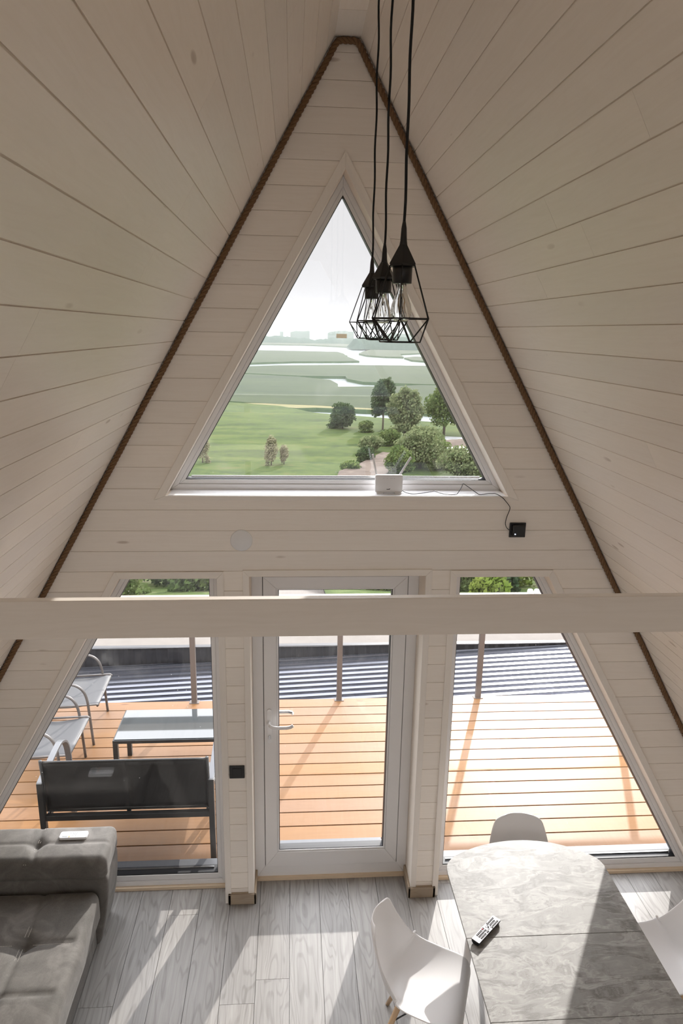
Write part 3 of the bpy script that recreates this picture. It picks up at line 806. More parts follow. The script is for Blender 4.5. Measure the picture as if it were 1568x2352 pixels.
for i in range(6):
    for y in (-.0135, 0, .0135): btn(.038+i*.0095, y) if not (i == 5 and y == 0) else None
btn(.033, .0165); btn(.031, -.0165)
mb = MB()
for a, b in ((20, 70), (110, 160), (200, 250), (290, 340)):
    mb.tube([(.018+.0125*math.cos(math.radians(t_)), .0125*math.sin(math.radians(t_)), .0235) for t_ in range(a, b+1, 10)], .0013, 5)
mb.lathe([(.0045, .0225), (.0045, .0250)], (.018, 0, 0), 12); o = mb.build('direction_pad', 'black', None); o.parent = tr

# ------------------------------------------------------------------ shell chairs
def lerp_tab(tab, v):
    for i in range(len(tab)-1):
        if v <= tab[i+1][0]:
            t_ = (v-tab[i][0])/(tab[i+1][0]-tab[i][0]); return [a+(b-a)*t_ for a, b in zip(tab[i][1:], tab[i+1][1:])]
    return list(tab[-1][1:])
def shell_chair(label, loc, rz):
    r = thing('shell_chair', label, 'chair', (0, 0, 0), 0, 'white shell chairs around the table')
    prof = [Vector(p) for p in [(.235, 0, .395), (.222, 0, .432), (.18, 0, .445), (.08, 0, .435), (-.04, 0, .425), (-.12, 0, .432), (-.175, 0, .470), (-.205, 0, .545), (-.228, 0, .64), (-.25, 0, .73), (-.268, 0, .815)]]
    path = smooth_path(prof, 4); N = len(path)
    wt = [(0, .185, .0), (.1, .215, .002), (.3, .232, .045), (.45, .232, .10), (.58, .222, .135), (.70, .205, .10), (.82, .185, .060), (.90, .168, .05), (.955, .150, .045), (.985, .122, .04), (1.0, .080, .035)]
    bm = bmesh.new(); NU = 22; grid = []
    for i, p in enumerate(path):
        v = i/(N-1); w_, c_ = lerp_tab(wt, v)
        tg = (path[min(i+1, N-1)]-path[max(i-1, 0)]).normalized(); nr = Vector((-tg.z, 0, tg.x)); nr = -nr if nr.z < 0 and v < .5 else nr
        nr = Vector((tg.z, 0, -tg.x))
        row = []
        for j in range(NU+1):
            u = -1+2*j/NU; uu = math.sin(u*math.pi/2)*.35+u*.65
            q = p+Vector((0, uu*w_, 0))+nr*(c_*abs(uu)**2.4)
            if v > .8: q.z -= 0
            row.append(bm.verts.new(q))
        grid.append(row)
    for i in range(N-1):
        for j in range(NU): bm.faces.new([grid[i][j], grid[i][j+1], grid[i+1][j+1], grid[i+1][j]])
    sh = from_bm(bm, 'shell', 'chairplastic', r)
    so = sh.modifiers.new('thick', 'SOLIDIFY'); so.thickness = .009; so.offset = 0
    su = sh.modifiers.new('sub', 'SUBSURF'); su.levels = 1; su.render_levels = 2
    mb = MB()
    mb.box((-.10, -.012, .395), (.12, .012, .415)); mb.box((-.012, -.11, .395), (.012, .11, .415)); mb.lathe([(.03, .40), (.05, .424)], n=16)
    mb.tube([(.12, .13, .30), (-.12, -.13, .30)], .004, 6); mb.tube([(-.12, .13, .30), (.12, -.13, .30)], .004, 6)
    mb.build('under_frame', 'lampblack', r)
    for sx_ in (-1, 1):
        for sy_ in (-1, 1):
            mb = MB(); mb.tube([(sx_*.085, sy_*.09, .405), (sx_*.215, sy_*.215, 0)], [.016, .011], 12); mb.build('leg', 'beech', r)
    r.location = loc; r.rotation_euler = (0, 0, rz); return r
ch = shell_chair('white shell chair with curved back, left of the marble table', (.395, -1.075, 0), math.radians(-21))
dup(ch, (1.13, -.50, 0), math.radians(-92), 'white shell chair behind the rounded far end of the table, before the window')
dup(ch, (1.70, -1.02, 0), math.radians(176), 'white shell chair partly seen at the right edge of the table')

# ------------------------------------------------------------------ terrace
DZ = -.06
mb = MB(); ys = [2.805, 2.634]
while ys[-1] > .3: ys.append(ys[-1]-.1658)
rnd = random.Random(4)
for k, (a, b) in enumerate(zip(ys[:-1], ys[1:])):
    x = -6.6; q = 0; rnd.random()
    while x < 6.5:
        x2 = x+13.5; q += 1
        mb.box((x+.001, a-.0055, DZ-.028), (x2-.001, max(b, .287)+.0055, DZ), 'x', k*11+q); x = x2
dk = mb.build('deck_boards', 'deck', None, .0025)
struct(dk, 'orange oiled larch boards of the terrace outside the windows', 'decking')
mb = MB(); 
for x in np.arange(-6.2, 6.5, .6): mb.box((x, .29, DZ-.17), (x+.045, 2.79, DZ-.030), 'y')
mb.box((-6.5, 2.765, DZ-.2), (6.5, 2.80, DZ-.031), 'x'); struct(mb.build('deck_joists', 'post'))
# railing posts, rail, cable
for i, x in enumerate((-4.32, -2.81, -1.295, .224, 1.724, 3.23, 4.74)):
    r = thing('railing_post', ['', '', 'square brown-grey railing post at the terrace edge behind the left window', 'square brown-grey railing post at the terrace edge behind the door glass', 'square brown-grey railing post at the terrace edge behind the right window', '', ''][i] or ('brown-grey railing post beyond the %s end of the windows, %s' % ('left' if x < 0 else 'right', 'nearer' if abs(x) < 3.5 else 'farther')), 'post', (x, 2.775, DZ), 0, 'railing posts along the terrace edge')
    mb = MB(); mb.box((-.027, -.027, 0), (.027, .027, 1.094)); o = mb.build('upright', 'post', None, .003); o.parent = r
    mb = MB(); mb.box((-.05, -.034, -.0), (.05, .034, .006)); o = mb.build('base_plate', 'post', None, .002); o.parent = r
mb = MB(); mb.box((-6.4, 2.70, 1.035), (6.4, 2.83, 1.120), 'x', 2); tag(mb.build('handrail', 'rail', None, .004), 'pale wooden handrail on top of the terrace railing posts', 'railing')
mb = MB(); mb.tube([(-6.4+i*.4, 2.775, .565-.004*math.sin(i*1.3)) for i in range(33)], .0045, 8); tag(mb.build('railing_cable', 'alu', None), 'thin steel cable strung between the terrace railing posts', 'cable')
for x, lb in ((2.185, 'rounded white cap on the handrail, left one of two'), (2.255, 'rounded white cap on the handrail, right one of two')):
    mb = MB(); mb.lathe([(.022, 1.1205), (.030, 1.128), (.030, 1.17), (.024, 1.186), (.002, 1.19)], (x, 2.735, 0), 20)
    tag(mb.build('white_cap', 'whiteplastic', None), lb, 'cap', 'white caps on the handrail')

# outdoor bench (back towards the house)
bn = thing('garden_bench', 'dark garden bench with charcoal mesh back seen from behind through the left window', 'bench', (-1.44, .75, DZ))
xl, xr = -2.03, -.848
for x in (xl, xr):
    mb = MB(); mb.flatbar([(x, .455, DZ), (x, .44, .30), (x, .435, .655)], .040, .040, (1, 0, 0)); mb.build('rear_leg', 'anthracite', bn, .003)
    mb = MB(); mb.flatbar(smooth_path([(x, .430, .645), (x, .60, .668), (x, .80, .690), (x, .90, .680), (x, .99, .62), (x, 1.04, .50), (x, 1.06, .25), (x, 1.07, DZ)], 5), .045, .020, (1, 0, 0)); mb.build('armrest', 'alu', bn, .003)
mb = MB(); mb.box((xl+.02, .425, .345), (xr-.02, .465, .385)); mb.box((xl+.02, 1.0, .345), (xr-.02, 1.03, .385)); mb.box((xl+.02, .44, .35), (xl+.045, 1.02, .385)); mb.box((xr-.045, .44, .35), (xr-.02, 1.02, .385)); mb.build('seat_rails', 'anthracite', bn, .003)
def sheet(fn, nu, nv, name, mat, parent, thick=.004):
    bm = bmesh.new(); g = [[bm.verts.new(fn(i/nu, j/nv)) for j in range(nv+1)] for i in range(nu+1)]
    for i in range(nu):
        for j in range(nv): bm.faces.new([g[i][j], g[i+1][j], g[i+1][j+1], g[i][j+1]])
    o = from_bm(bm, name, mat, parent); so = o.modifiers.new('t', 'SOLIDIFY'); so.thickness = thick; so.offset = 0; return o
xm = (xl+xr)/2
for (xa, xb) in ((xl+.025, xm+.001), (xm-.001, xr-.025)):
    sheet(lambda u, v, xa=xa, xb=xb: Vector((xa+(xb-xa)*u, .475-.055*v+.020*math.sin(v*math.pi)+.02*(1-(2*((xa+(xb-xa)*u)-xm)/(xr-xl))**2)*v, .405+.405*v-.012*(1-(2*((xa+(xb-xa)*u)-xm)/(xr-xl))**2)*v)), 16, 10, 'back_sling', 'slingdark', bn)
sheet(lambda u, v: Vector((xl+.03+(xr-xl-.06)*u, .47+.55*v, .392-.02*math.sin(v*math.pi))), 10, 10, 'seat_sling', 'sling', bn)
for x in (xl+.022, xr-.022):
    mb = MB(); mb.tube([(x, .478, .395), (x, .45, .6), (x, .420, .835)], .012, 8); mb.build('back_tube', 'anthracite', bn)
mb = MB(); mb.tube([(xl+.03+(xr-xl-.06)*i/16, .425+.02*(1-(2*i/16-1)**2), .818-.012*(1-(2*i/16-1)**2)) for i in range(17)], .0095, 8)
mb.tube([(xl+.03, .475, .405), (xr-.03, .475, .405)], .0085, 8)
for x in (xm,): mb.box((x-.014, .46, .345), (x+.014, .48, .41))
mb.build('back_rails', 'anthracite', bn)

# coffee table
ct = thing('coffee_table', 'low outdoor coffee table with smoked glass top and dark frame on the terrace', 'table', (-1.27, 1.6, DZ))
x0, x1, y0, y1, zt_ = -1.775, -.77, 1.365, 1.865, .385
mb = MB()
mb.box((x0, y0, zt_-.03), (x1, y0+.03, zt_)); mb.box((x0, y1-.03, zt_-.03), (x1, y1, zt_)); mb.box((x0, y0+.03, zt_-.03), (x0+.03, y1-.03, zt_)); mb.box((x1-.03, y0+.03, zt_-.03), (x1, y1-.03, zt_)); mb.build('frame', 'anthracite', ct, .003)
mb = MB(); mb.box((x0+.012, y0+.012, zt_+.0002), (x1-.012, y1-.012, zt_+.006)); mb.build('glass_top', 'smoke', ct, .001)
for (x, y) in ((x0, y0), (x1-.04, y0), (x0, y1-.04), (x1-.04, y1-.04)):
    mb = MB(); mb.box((x, y, DZ), (x+.04, y+.04, zt_-.03)); mb.build('leg', 'anthracite', ct, .003)

# sling armchairs facing +x
def armchair(label):
    r = thing('garden_armchair', label, 'chair', (0, 0, 0), 0, 'sling armchairs on the terrace')
    # local: seat centre x -.25..+.25, y +-.29 ; front at +x
    sheet(lambda u, v: Vector((-.26+.50*u-.0, -.285+.57*v, .395+.03*u-.025*math.sin(v*math.pi)*.4-.03*math.sin(u*math.pi)+(-.03*max(0, u-.9)*10*.5))), 12, 12, 'seat', 'sling', r)
    sheet(lambda u, v: Vector((-.27-.16*v-.02*math.sin(v*3.1), -.275+.55*u, .41+.50*v)), 12, 10, 'backrest', 'sling', r)
    for s_ in (-1, 1):
        y = s_*.305
        mb = MB()
        mb.tube(smooth_path([(-.42, y, .90), (-.40, y, .80), (-.34, y, .68), (-.22, y, .64), (-.05, y, .635), (.05, y, .615), (.115, y, .56), (.145, y, .47), (.155, y, .35), (.175, y, 0)], 5), .0125, 10)
        mb.build('arm_and_front_leg', 'taupe', r)
        mb = MB(); mb.tube([(-.20, y, .62), (-.30, y, .40), (-.40, y, 0)], .0125, 10); mb.build('rear_leg', 'taupe', r)
    mb = MB(); mb.tube([(-.27, -.30, .395), (.22, -.30, .415), (.245, -.29, .405)], .010, 8); mb.tube([(-.27, .30, .395), (.22, .30, .415), (.245, .29, .405)], .010, 8)
    mb.tube([(.23, -.29, .395), (.23, .29, .395)], .010, 8); mb.tube([(-.27, -.3, .40), (-.27, .3, .40)], .01, 8); mb.build('seat_frame', 'taupe', r)
    return r
ac = armchair('grey sling armchair at the far left of the terrace, nearer the railing')
ac.location = (-2.315, 2.32, DZ); ac.rotation_euler = (0, 0, math.radians(2))
dup(ac, (-2.325, 1.52, DZ), math.radians(0), 'grey sling armchair on the terrace just behind the garden bench')

# ------------------------------------------------------------------ ribbed roof below the terrace and fence
sh_ = thing('ribbed_roof', 'blue-grey ribbed metal roof just below the terrace edge', 'roof', (0, 3.9, -.6))
mb = MB(); vs = []; fs = []; nx = 14; pitch = .118
sl_ = []
for k in range(24):
    for ph, hh in ((.0, 0.), (.40, 0.), (.50, .034), (.93, .034)): sl_.append(((k+ph)*pitch, hh))
ny = len(sl_)-1
for i in range(nx+1):
    x = -9+20*i/nx
    for s_, hh in sl_:
        y = min(4.78, 2.9+s_+.02*x)
        vs.append((x, y, -.60+.036*(x+.3)+.04*(y-4.2)+hh))
for i in range(nx):
    for j in range(ny): a = i*(ny+1)+j; fs.append((a, a+1, a+ny+2, a+ny+1))
mb.add(vs, fs, None, 0, False); o = mb.build('roof_sheet', 'sheet', sh_)
so = o.modifiers.new('t', 'SOLIDIFY'); so.thickness = .004; so.offset = -1
mb = MB(); mb.box((-9, 3.1, -2.6), (11, 5.0, -.98)); mb.build('shed_wall', 'shed', sh_)
fn_ = thing('metal_fence', 'dark sheet metal fence behind the ribbed roof', 'fence', (0, 4.82, -2.6))
mb = MB(); vs = []; fs = []
n = 900
for i in range(n+1):
    x = -9+20*i/n; y = 4.80+.008*(1 if (x*7) % 1 < .5 else -1)
    vs += [(x, y, -2.5), (x, y, -.375), (x, y+.02, -.375), (x, y+.02, -2.5)]
for i in range(n):
    for k in range(4): a = i*4; fs.append((a+k, a+(k+1) % 4, a+4+(k+1) % 4, a+4+k))
mb.add(vs, fs); mb.build('panel', 'darkroof', fn_)
mb = MB(); mb.box((-9, 4.775, -.385), (11, 4.845, -.365)); mb.build('top_cap', 'darkroof', fn_)

# ------------------------------------------------------------------ landscape
def prof_z(y):
    P = [(2.0, -2.3), (5, -2.5), (10.5, -2.75), (14, -3.3), (20, -4.8), (32, -8), (60, -14.), (95, -17.9), (400, -17.95)]
    for (a, za), (b, zb_) in zip(P[:-1], P[1:]):
        if y <= b: return za+(zb_-za)*(y-a)/(b-a)
    return P[-1][1]
mb = MB(); vs = []; fs = []; yy = [2.+i*.8 for i in range(25)]+[22+i*2.5 for i in range(34)]; xx = [-150+i*3. for i in range(101)]
for y in yy:
    for x in xx: vs.append((x, y, prof_z(y)+(noise.noise(Vector((x*.12, y*.12, 0)))*.5 if y > 11 else 0)+ (0 if y < 95 else -.35)))
nx = len(xx)
for j in range(len(yy)-1):
    for i in range(nx-1): a = j*nx+i; fs.append((a, a+1, a+nx+1, a+nx))
mb.add(vs, fs, None, 0, True); hs = mb.build('hillside_ground', 'slope'); struct(hs, 'weedy green hillside falling away below the house', 'ground')
def land(name, pts, mat, label, cat, z=-18., t_=1.4):
    bm = bmesh.new()
    top = [bm.verts.new((x, y, z)) for x, y in pts]; bt = [bm.verts.new((x, y, z-t_)) for x, y in pts]; n = len(pts)
    f = bm.faces.new(top); f2 = bm.faces.new(bt[::-1])
    if f.normal.z < 0: pass
    for i in range(n): q = bm.faces.new([top[i], top[(i+1) % n], bt[(i+1) % n], bt[i]]); q.material_index = 1
    bmesh.ops.recalc_face_normals(bm, faces=bm.faces)
    bmesh.ops.triangulate(bm, faces=[f, f2])
    me = bpy.data.meshes.new(name); bm.to_mesh(me); bm.free(); me.materials.append(M[mat]); me.materials.append(M['reedside'])
    o = bpy.data.objects.new(name, me); COL.objects.link(o); struct(o, label, cat); return o
def jag(pts, amp=.02):
    out = []
    rnd = random.Random(len(pts))
    for i in range(len(pts)):
        a = Vector(pts[i]); b = Vector(pts[(i+1) % len(pts)]); L = (b-a).length; n = max(1, min(24, int(L/6)))
        for k in range(n):
            p = a+(b-a)*k/n
            if 0 < k: 
                nm = Vector((-(b-a).y, (b-a).x)).normalized(); am = min(3.5, L*.02)
                p = p+nm*noise.noise(Vector((p.x*.05, p.y*.05, 3)))*am
            out.append((p.x, p.y))
    return out
FAR = [(-551.5, 707.6), (-74.1, 1121.9), (19.9, 1134.9), (83.6, 1032.5), (97.5, 899.7), (79.9, 814.1), (67.7, 730.3), (69.7, 679.3), (84.0, 651.2), (100.6, 647.5), (111.4, 738.3), (139.0, 781.4), (160.9, 777.6), (879.9, 836.1), (6000, 2500), (6000, 9000), (-6000, 9000), (-6000, 2500)]
ISR = [(99.0, 632.1), (115.1, 669.5), (121.9, 656.7), (173.0, 656.7), (593.5, 560.9), (447.7, 420.8), (140.1, 530.3), (104.9, 564.2), (97.5, 578.4)]
ISL = [(-497.8, 637.9), (-39.5, 796.1), (49.5, 780.5), (50.4, 750.1), (49.3, 611.2), (51.0, 544.4), (36.5, 532.9), (0.3, 518.3), (-27.7, 487.4), (-275.0, 347.9)]
LN = [(-267.9, 338.6), (-25.1, 440.2), (-9.2, 456.3), (34.4, 476.0), (91.6, 481.6), (421.8, 395.9), (288.3, 267.7), (54.8, 305.7), (31.5, 314.7), (25.9, 334.1), (26.4, 353.8), (3.1, 352.1), (-22.0, 368.1), (-224.8, 282.5)]
LO = [(-223.1, 280.4), (-21.6, 360.7), (3.0, 345.3), (7.1, 339.6), (17.1, 326.2), (19.2, 299.3), (17.6, 284.6), (43.0, 291.2), (53.9, 300.4), (281.6, 261.2), (180.9, 164.4), (52.1, 192.0), (35.5, 196.0), (23.7, 202.9), (7.0, 209.8), (-4.3, 212.5), (-20.6, 220.1), (-156.3, 193.4)]
LS = [(-14.9, 215.3), (-4.3, 213.8), (7.0, 211.1), (23.9, 204.1), (35.7, 197.1), (34.8, 191.5), (23.3, 199.4), (6.8, 203.6), (0.9, 201.8), (-4.1, 204.9)]
LP = [(-154.7, 191.4), (-20.4, 217.3), (-4.2, 207.4), (0.9, 199.5), (5.2, 191.0), (9.9, 187.2), (16.8, 183.8), (22.3, 180.4), (30.7, 174.5), (40.1, 170.0), (50.2, 164.1), (144.8, 129.8), (144.8, 92.), (-154.7, 92.)]
land('far_shore', jag(FAR), 'reeds', 'flat far shore beyond the wide river bend', 'ground')
land('reed_island', jag(ISR), 'reeds', 'reed island at the right of the wide river bend', 'ground')
land('reed_island', jag(ISL), 'reeds', 'long reed island at the left of the wide river bend', 'ground')
land('reed_bed', jag(LN), 'reeds', 'green reed bed between the wide river and the narrow inlet', 'ground')
land('reed_bed', jag(LO), 'reeds', 'green reed bed on the near side of the narrow inlet', 'ground')
land('dry_reed_bank', jag(LS), 'sand', 'yellowish dry bank beyond the meadow pond', 'ground', -18.03)
land('meadow', jag(LP), 'meadow', 'bright green marsh meadow between the pond and the hillside', 'ground', -18., .8)
mb = MB(); mb.box((-7000, 85, -20.), (7000, 9000, -19.35)); wt_ = mb.build('river_water', 'water'); struct(wt_, 'pale river reflecting the white sky', 'water')
mb = MB(); mb.lathe([(1, 0), (1, .02)], n=24); mb.v = [(31+x*9, 142+y*4.5, -17.96+z) for x, y, z in mb.v]; struct(mb.build('pond_water', 'water'), 'small pale pond glimpsed among the trees at right', 'water')
# dirt patches and paths
def patch(name, pts, zfn, mat, label, cat):
    bm = bmesh.new(); c = Vector((sum(p[0] for p in pts)/len(pts), sum(p[1] for p in pts)/len(pts)))
    rings = []
    J = jag(pts)
    for k in range(6):
        rings.append([bm.verts.new((c.x+(x-c.x)*(k+1)/6, c.y+(y-c.y)*(k+1)/6, zfn(c.x+(x-c.x)*(k+1)/6, c.y+(y-c.y)*(k+1)/6, k))) for x, y in J])
    n = len(J)
    for k in range(5):
        for i in range(n): bm.faces.new([rings[k][i], rings[k][(i+1) % n], rings[k+1][(i+1) % n], rings[k+1][i]])
    bm.faces.new(rings[0])
    return struct(from_bm(bm, name, mat, None), label, cat)
patch('gravel_yard', [(-12, 5.3), (14, 5.3), (14, 11.6), (5, 11.0), (.4, 11.4), (.35, 17.0), (-2.2, 17.0), (-2.3, 11.2), (-12, 10.5)], lambda x, y, k: prof_z(y)+.55, 'gravel', 'pale gravel yard behind the metal fence', 'ground')
patch('soil_mound', [(25, 133), (31, 138), (40, 136), (43, 128), (36, 122), (28, 125)], lambda x, y, k: -17.9+(1.6*(1-(k/5.)**2) if k < 5 else 0)+.3*noise.noise(Vector((x*.6, y*.6, 0))), 'dirt', 'mound of brown soil beyond the trees at right', 'soil')
patch('soil_patch', [(6, 96), (12, 94), (15, 104), (20, 118), (16, 121), (11, 110), (7, 103)], lambda x, y, k: max(prof_z(y)+.75, -17.6), 'dirt', 'bare brown soil track at the foot of the slope', 'soil')
patch('soil_patch', [(23, 108), (36, 108), (37, 116), (30, 121), (24, 117)], lambda x, y, k: -17.5, 'dirt', 'bare brown yard around the small pale shed', 'soil')
# small distant shed
hs = thing('farm_shed', 'small pale shed with white roof standing on bare soil at right', 'shed', (28.5, 114, -17.5), .5)
mb = MB(); mb.box((-1.5, -1.2, 0), (1.5, 1.2, 1.5)); o = mb.build('walls', 'farwall', None); o.parent = hs
mb = MB(); mb.add([(-1.8, -1.5, 1.4), (1.8, -1.5, 1.4), (1.8, 1.5, 2.1), (-1.8, 1.5, 2.1), (-1.8, -1.5, 1.55), (1.8, -1.5, 1.55), (1.8, 1.5, 2.25), (-1.8, 1.5, 2.25)], [(3, 2, 1, 0), (4, 5, 6, 7), (0, 1, 5, 4), (1, 2, 6, 5), (2, 3, 7, 6), (3, 0, 4, 7)]); o = mb.build('shed_roof', 'whiteplastic', None); o.parent = hs

def foliage_bm(clusters, n, leaf_s, seed):
    rnd = random.Random(seed); V = []; F = []
    tot = sum(c[3]*c[4]*c[5] for c in clusters)**1.0
    for (cx, cy, cz, rx, ry, rz_) in clusters:
        m_ = int(n*(rx*ry*rz_)/tot)
        for _ in range(m_):
            u = rnd.gauss(0, 1); v = rnd.gauss(0, 1); w = rnd.gauss(0, 1); L = math.sqrt(u*u+v*v+w*w)+1e-9
            rr = (rnd.random()**.45)
            k = 1+.25*noise.noise(Vector((u/L*2+cx, v/L*2+cy, w/L*2+cz)))
            p = Vector((cx+u/L*rx*rr*k, cy+v/L*ry*rr*k, cz+w/L*rz_*rr*k))
            s_ = leaf_s*rnd.uniform(.6, 1.3)
            a = Vector((rnd.gauss(0, 1), rnd.gauss(0, 1), rnd.gauss(0, 1))).normalized(); b = a.orthogonal().normalized(); c = a.cross(b)
            i0 = len(V)
            V += [p-b*s_-c*s_*.5, p+b*s_*.2-c*s_*.7, p+b*s_, p-b*s_*.1+c*s_*.6]; F.append((i0, i0+1, i0+2, i0+3))
    return V, F
def tree(name, x, y, z, h, w, mat, label, cat, seed, trunk=.25, n=5000, ls=.22, ncl=8, group=None, kind=None):
    r = thing(name, label, cat, (x, y, z), 0, group, kind)
    rnd = random.Random(seed); cl = [(0, 0, h*(trunk+(1-trunk)*.5), w*.44, w*.44, h*(1-trunk)*.46)]
    for k in range(ncl):
        a = rnd.uniform(0, 6.28); zz = rnd.uniform(trunk, .92); rad = w*.5*math.sin(min(1, (1-zz)*1.5+.15)*math.pi/2)*.65
        cl.append((rad*math.cos(a), rad*math.sin(a), h*zz, w*rnd.uniform(.14, .24), w*rnd.uniform(.14, .24), h*rnd.uniform(.09, .17)))
    V, F = foliage_bm(cl, n, ls, seed)
    mb = MB(); mb.add(V, F); o = mb.build('foliage', mat, None); o.parent = r
    mb = MB(); mb.tube([(0, 0, -.8), (w*.01, 0, h*.3), (w*.03, w*.02, h*.75)], [w*.03+.04, w*.022+.03, .03], 8)
    for k in range(4):
        a = k*1.6+seed; mb.tube([(0, 0, h*(.25+.08*k)), (w*.2*math.cos(a), w*.2*math.sin(a), h*(.45+.09*k))], [w*.015+.02, .02], 6)
    o = mb.build('trunk', 'trunk', None); o.parent = r
    return r
TG = 'trees and shrubs on the plain'
Zp = -18.
tree('willow_tree', 23.0, 141, Zp, 11.0, 8.0, 'willow', 'tall pale green willow, the largest tree seen through the triangular window', 'tree', 1, .10, 9000, .28, 12)
tree('tree', 20.5, 157, Zp, 11.5, 6.5, 'darkleaf', 'dark green tree just behind and left of the big willow', 'tree', 2, .30, 5000, .3)
tree('tree', 33.0, 149, Zp, 10.5, 10.0, 'midleaf', 'broad mid-green tree right of the big willow', 'tree', 3, .28, 8000, .28, 12)
tree('tree', 42.0, 150, Zp, 9.5, 8.0, 'darkleaf', 'darker tree partly hidden by the right edge of the triangular window', 'tree', 33, .28, 4000, .3, 8)
tree('shrub', 11.3, 158, Zp, 6.0, 6.6, 'darkleaf', 'lone dark pointed shrub in front of the pond', 'shrub', 4, .02, 5000, .24)
tree('shrub', 16.2, 153, Zp, 2.6, 4.0, 'midleaf', 'low shrub just right of the lone pointed shrub', 'shrub', 5, .02, 2000, .2)
tree('shrub', 19.0, 134, Zp, 3.4, 5.0, 'midleaf', 'low round shrub at the left foot of the big willow', 'shrub', 6, .02, 3000, .2)
tree('shrub', 25.0, 126, Zp, 5.0, 7.0, 'willow', 'pale shrub in front of the big willow', 'shrub', 7, .02, 5000, .22)
tree('shrub', 20.8, 110, -17.9, 6.6, 9.0, 'willow', 'large pale bushy tree above the right half of the router', 'shrub', 8, .02, 8000, .2, 12)
tree('shrub', 26.0, 100, -17.6, 5.2, 9.5, 'willow', 'pale yellowish green bush right of the router', 'shrub', 9, .02, 8000, .2, 10)
tree('shrub', 16.0, 101, -17.6, 4.6, 5.0, 'midleaf', 'bush directly behind the router', 'shrub', 10, .02, 4500, .2)
tree('shrub', 12.3, 114, -17.9, 2.6, 3.6, 'darkleaf', 'small dark round bush left of the router antennas', 'shrub', 11, .02, 2500, .18)
tree('shrub', 9.0, 106, -17.9, 1.8, 3.6, 'midleaf', 'low bush beside the brown soil track', 'shrub', 12, .02, 1600, .18)
tree('poplar', -3.7, 112, -17.9, 5.0, 2.4, 'paleleaf', 'slim pale young poplar, taller one of the pair at left', 'tree', 13, .05, 2600, .16)
tree('poplar', -1.6, 113, -17.9, 3.4, 1.6, 'paleleaf', 'slim pale young poplar, shorter one of the pair at left', 'tree', 14, .05, 1500, .16)
tree('poplar', -15.2, 114, -17.9, 5.4, 2.6, 'paleleaf', 'slim pale young poplar at the left edge of the triangular window', 'tree', 15, .05, 2600, .16)
tree('tree', 35.0, 104, -17.8, 8.0, 6.0, 'darkleaf', 'dark tree in the lower right corner of the triangular window', 'tree', 16, .05, 6000, .22, 10)
tree('shrub', 24.5, 119, -17.9, 4.2, 7.0, 'midleaf', 'mid-green bush between the brown soil mound and the large bushy tree', 'shrub', 61, .02, 5000, .2, 9)
tree('shrub', 32.0, 108, -17.7, 3.4, 4.0, 'midleaf', 'green bush just right of the small pale shed', 'shrub', 62, .02, 4000, .2, 8)
tree('shrub', 14.5, 126, -17.9, 3.2, 5.0, 'willow', 'pale round bush beyond the small dark bush', 'shrub', 63, .02, 3500, .2, 8)
tree('shrub', 33.5, 94, -17.5, 3.6, 6.0, 'midleaf', 'green bush in the very lower right of the triangular window', 'shrub', 17, .02, 4000, .2)
# hillside bushes seen in the narrow strips of glass above the beam
rnd = random.Random(21)
spots = [(-5.2, 14.9, 1.35, 'midleaf', 'first'), (-4.0, 17.2, 1.5, 'darkleaf', 'second'), (-2.95, 15.2, 1.2, 'midleaf', 'third'), (-6.0, 18.6, 1.9, 'darkleaf', 'fourth'),
         (.55, 18.4, 1.2, 'darkleaf', 'fifth'), (1.5, 16.6, 1.1, 'midleaf', 'sixth'), (2.75, 15.4, 1.2, 'brightleaf', 'seventh'),
         (4.6, 16.2, 1.3, 'midleaf', 'eighth'), (5.3, 18.9, 1.6, 'midleaf', 'ninth'), (5.9, 15.3, .75, 'darkleaf', 'tenth'), (6.6, 17.0, 1.25, 'brightleaf', 'eleventh'), (7.7, 15.0, 1.1, 'brightleaf', 'twelfth'), (8.8, 17.6, 1.5, 'darkleaf', 'thirteenth'), (5.0, 13.3, .8, 'brightleaf', 'fourteenth'), (6.9, 13.2, .8, 'midleaf', 'fifteenth')]
nmc = {'midleaf': 'mid-green', 'darkleaf': 'dark green', 'brightleaf': 'bright green'}
for i, (x, y, s_, mt, nm) in enumerate(spots):
    where = 'left window' if x < -2 else ('door glass' if x < 3.2 else 'right window')
    tree('bush', x, y, prof_z(y)-.1, s_*1.15, s_*1.5, mt, '%s hillside bush seen above the beam through the %s, %s from the left' % (nmc[mt], where, nm), 'bush', 40+i, .02, 2200, .075, 7, 'bushes on the hillside')
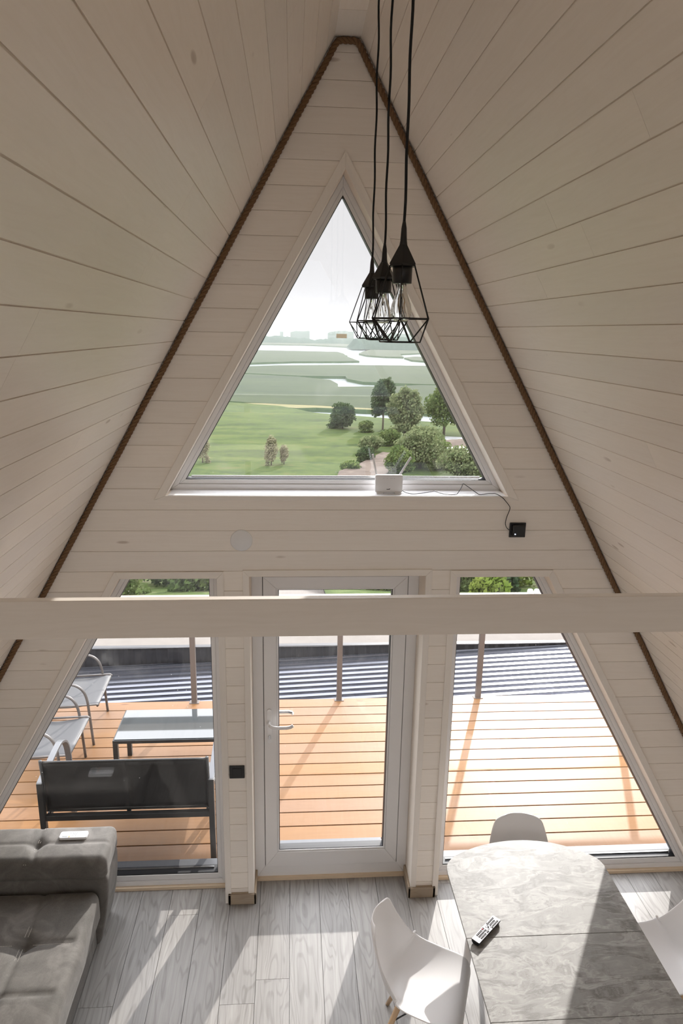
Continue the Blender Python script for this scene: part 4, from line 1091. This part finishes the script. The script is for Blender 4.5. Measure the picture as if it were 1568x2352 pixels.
# far woods and hills
def ridge(name, x0, x1, y, z0, h, mat, label, seed, depth=60, n=220, rough=.5):
    mb = MB(); vs = []; fs = []
    for i in range(n+1):
        x = x0+(x1-x0)*i/n; e_ = min(1, i/8, (n-i)/8)
        hh = h*e_*(1+rough*noise.noise(Vector((x*.012+seed, seed, 0)))+rough*.6*noise.noise(Vector((x*.06, seed, 0)))+rough*.35*noise.noise(Vector((x*.2, seed, 0))))
        for k in range(7):
            a = math.pi*k/6; vs.append((x, y-depth/2*math.cos(a), z0+hh*math.sin(a)**.6))
    for i in range(n):
        for k in range(6): a = i*7+k; fs.append((a, a+7, a+8, a+1))
    mb.add(vs, fs, None, 0, True); return mb.build(name, mat, None)
tag(ridge('wood_belt', 75, 330, 960, -18, 13, 'farleaf', '', 1, 120), 'dark belt of trees on the far shore at right, behind the lamps', 'woodland', None, 'stuff')
tag(ridge('wood_belt', -700, 400, 1350, -18, 9, 'farleaf', '', 2, 150, 320, .7), 'low line of woods along the far shore at left', 'woodland', None, 'stuff')
tag(ridge('wood_belt', -1500, 2500, 1900, -18, 18, 'farleaf', '', 3, 200, 400, .6), 'hazy distant woods beyond the far shore', 'woodland', None, 'stuff')
struct(ridge('far_hills', -6000, 8000, 5200, -18, 62, 'farleaf', '', 4, 1500, 300, .35), 'faint hills on the horizon', 'hill')
rnd = random.Random(8)
for i, (x, hh, w_) in enumerate([(-95, 26, 30), (-50, 20, 45), (-12, 28, 16), (60, 22, 40), (150, 30, 18), (190, 24, 30)]):
    b = thing('apartment_block', '%s pale apartment block in the hazy town on the far shore' % ['leftmost', 'second', 'third', 'fourth', 'fifth', 'rightmost'][i], 'building', (x, 1650, -18), 0, 'apartment blocks of the hazy far town')
    mb = MB(); mb.box((-w_/2, -8, 0), (w_/2, 8, hh)); o = mb.build('walls', 'farwall', None); o.parent = b
    mb = MB(); mb.box((-w_/2-.5, -8.5, hh), (w_/2+.5, 8.5, hh+1)); o = mb.build('flat_roof', 'shed', None); o.parent = b
# damp haze over the river plain
mb = MB(); mb.box((-3000, 90, -19.5), (3500, 6500, 45))
t = NT('river_haze'); vsn = t.n('VolumeScatter', Color=(1, 1, 1, 1), Density=.00011, Anisotropy=.2); t.t.links.new(vsn.outputs[0], t.out.inputs[1])
hz = mb.build('haze', t.m); tag(hz, 'thin white haze hanging over the river plain', 'haze', None, 'stuff')
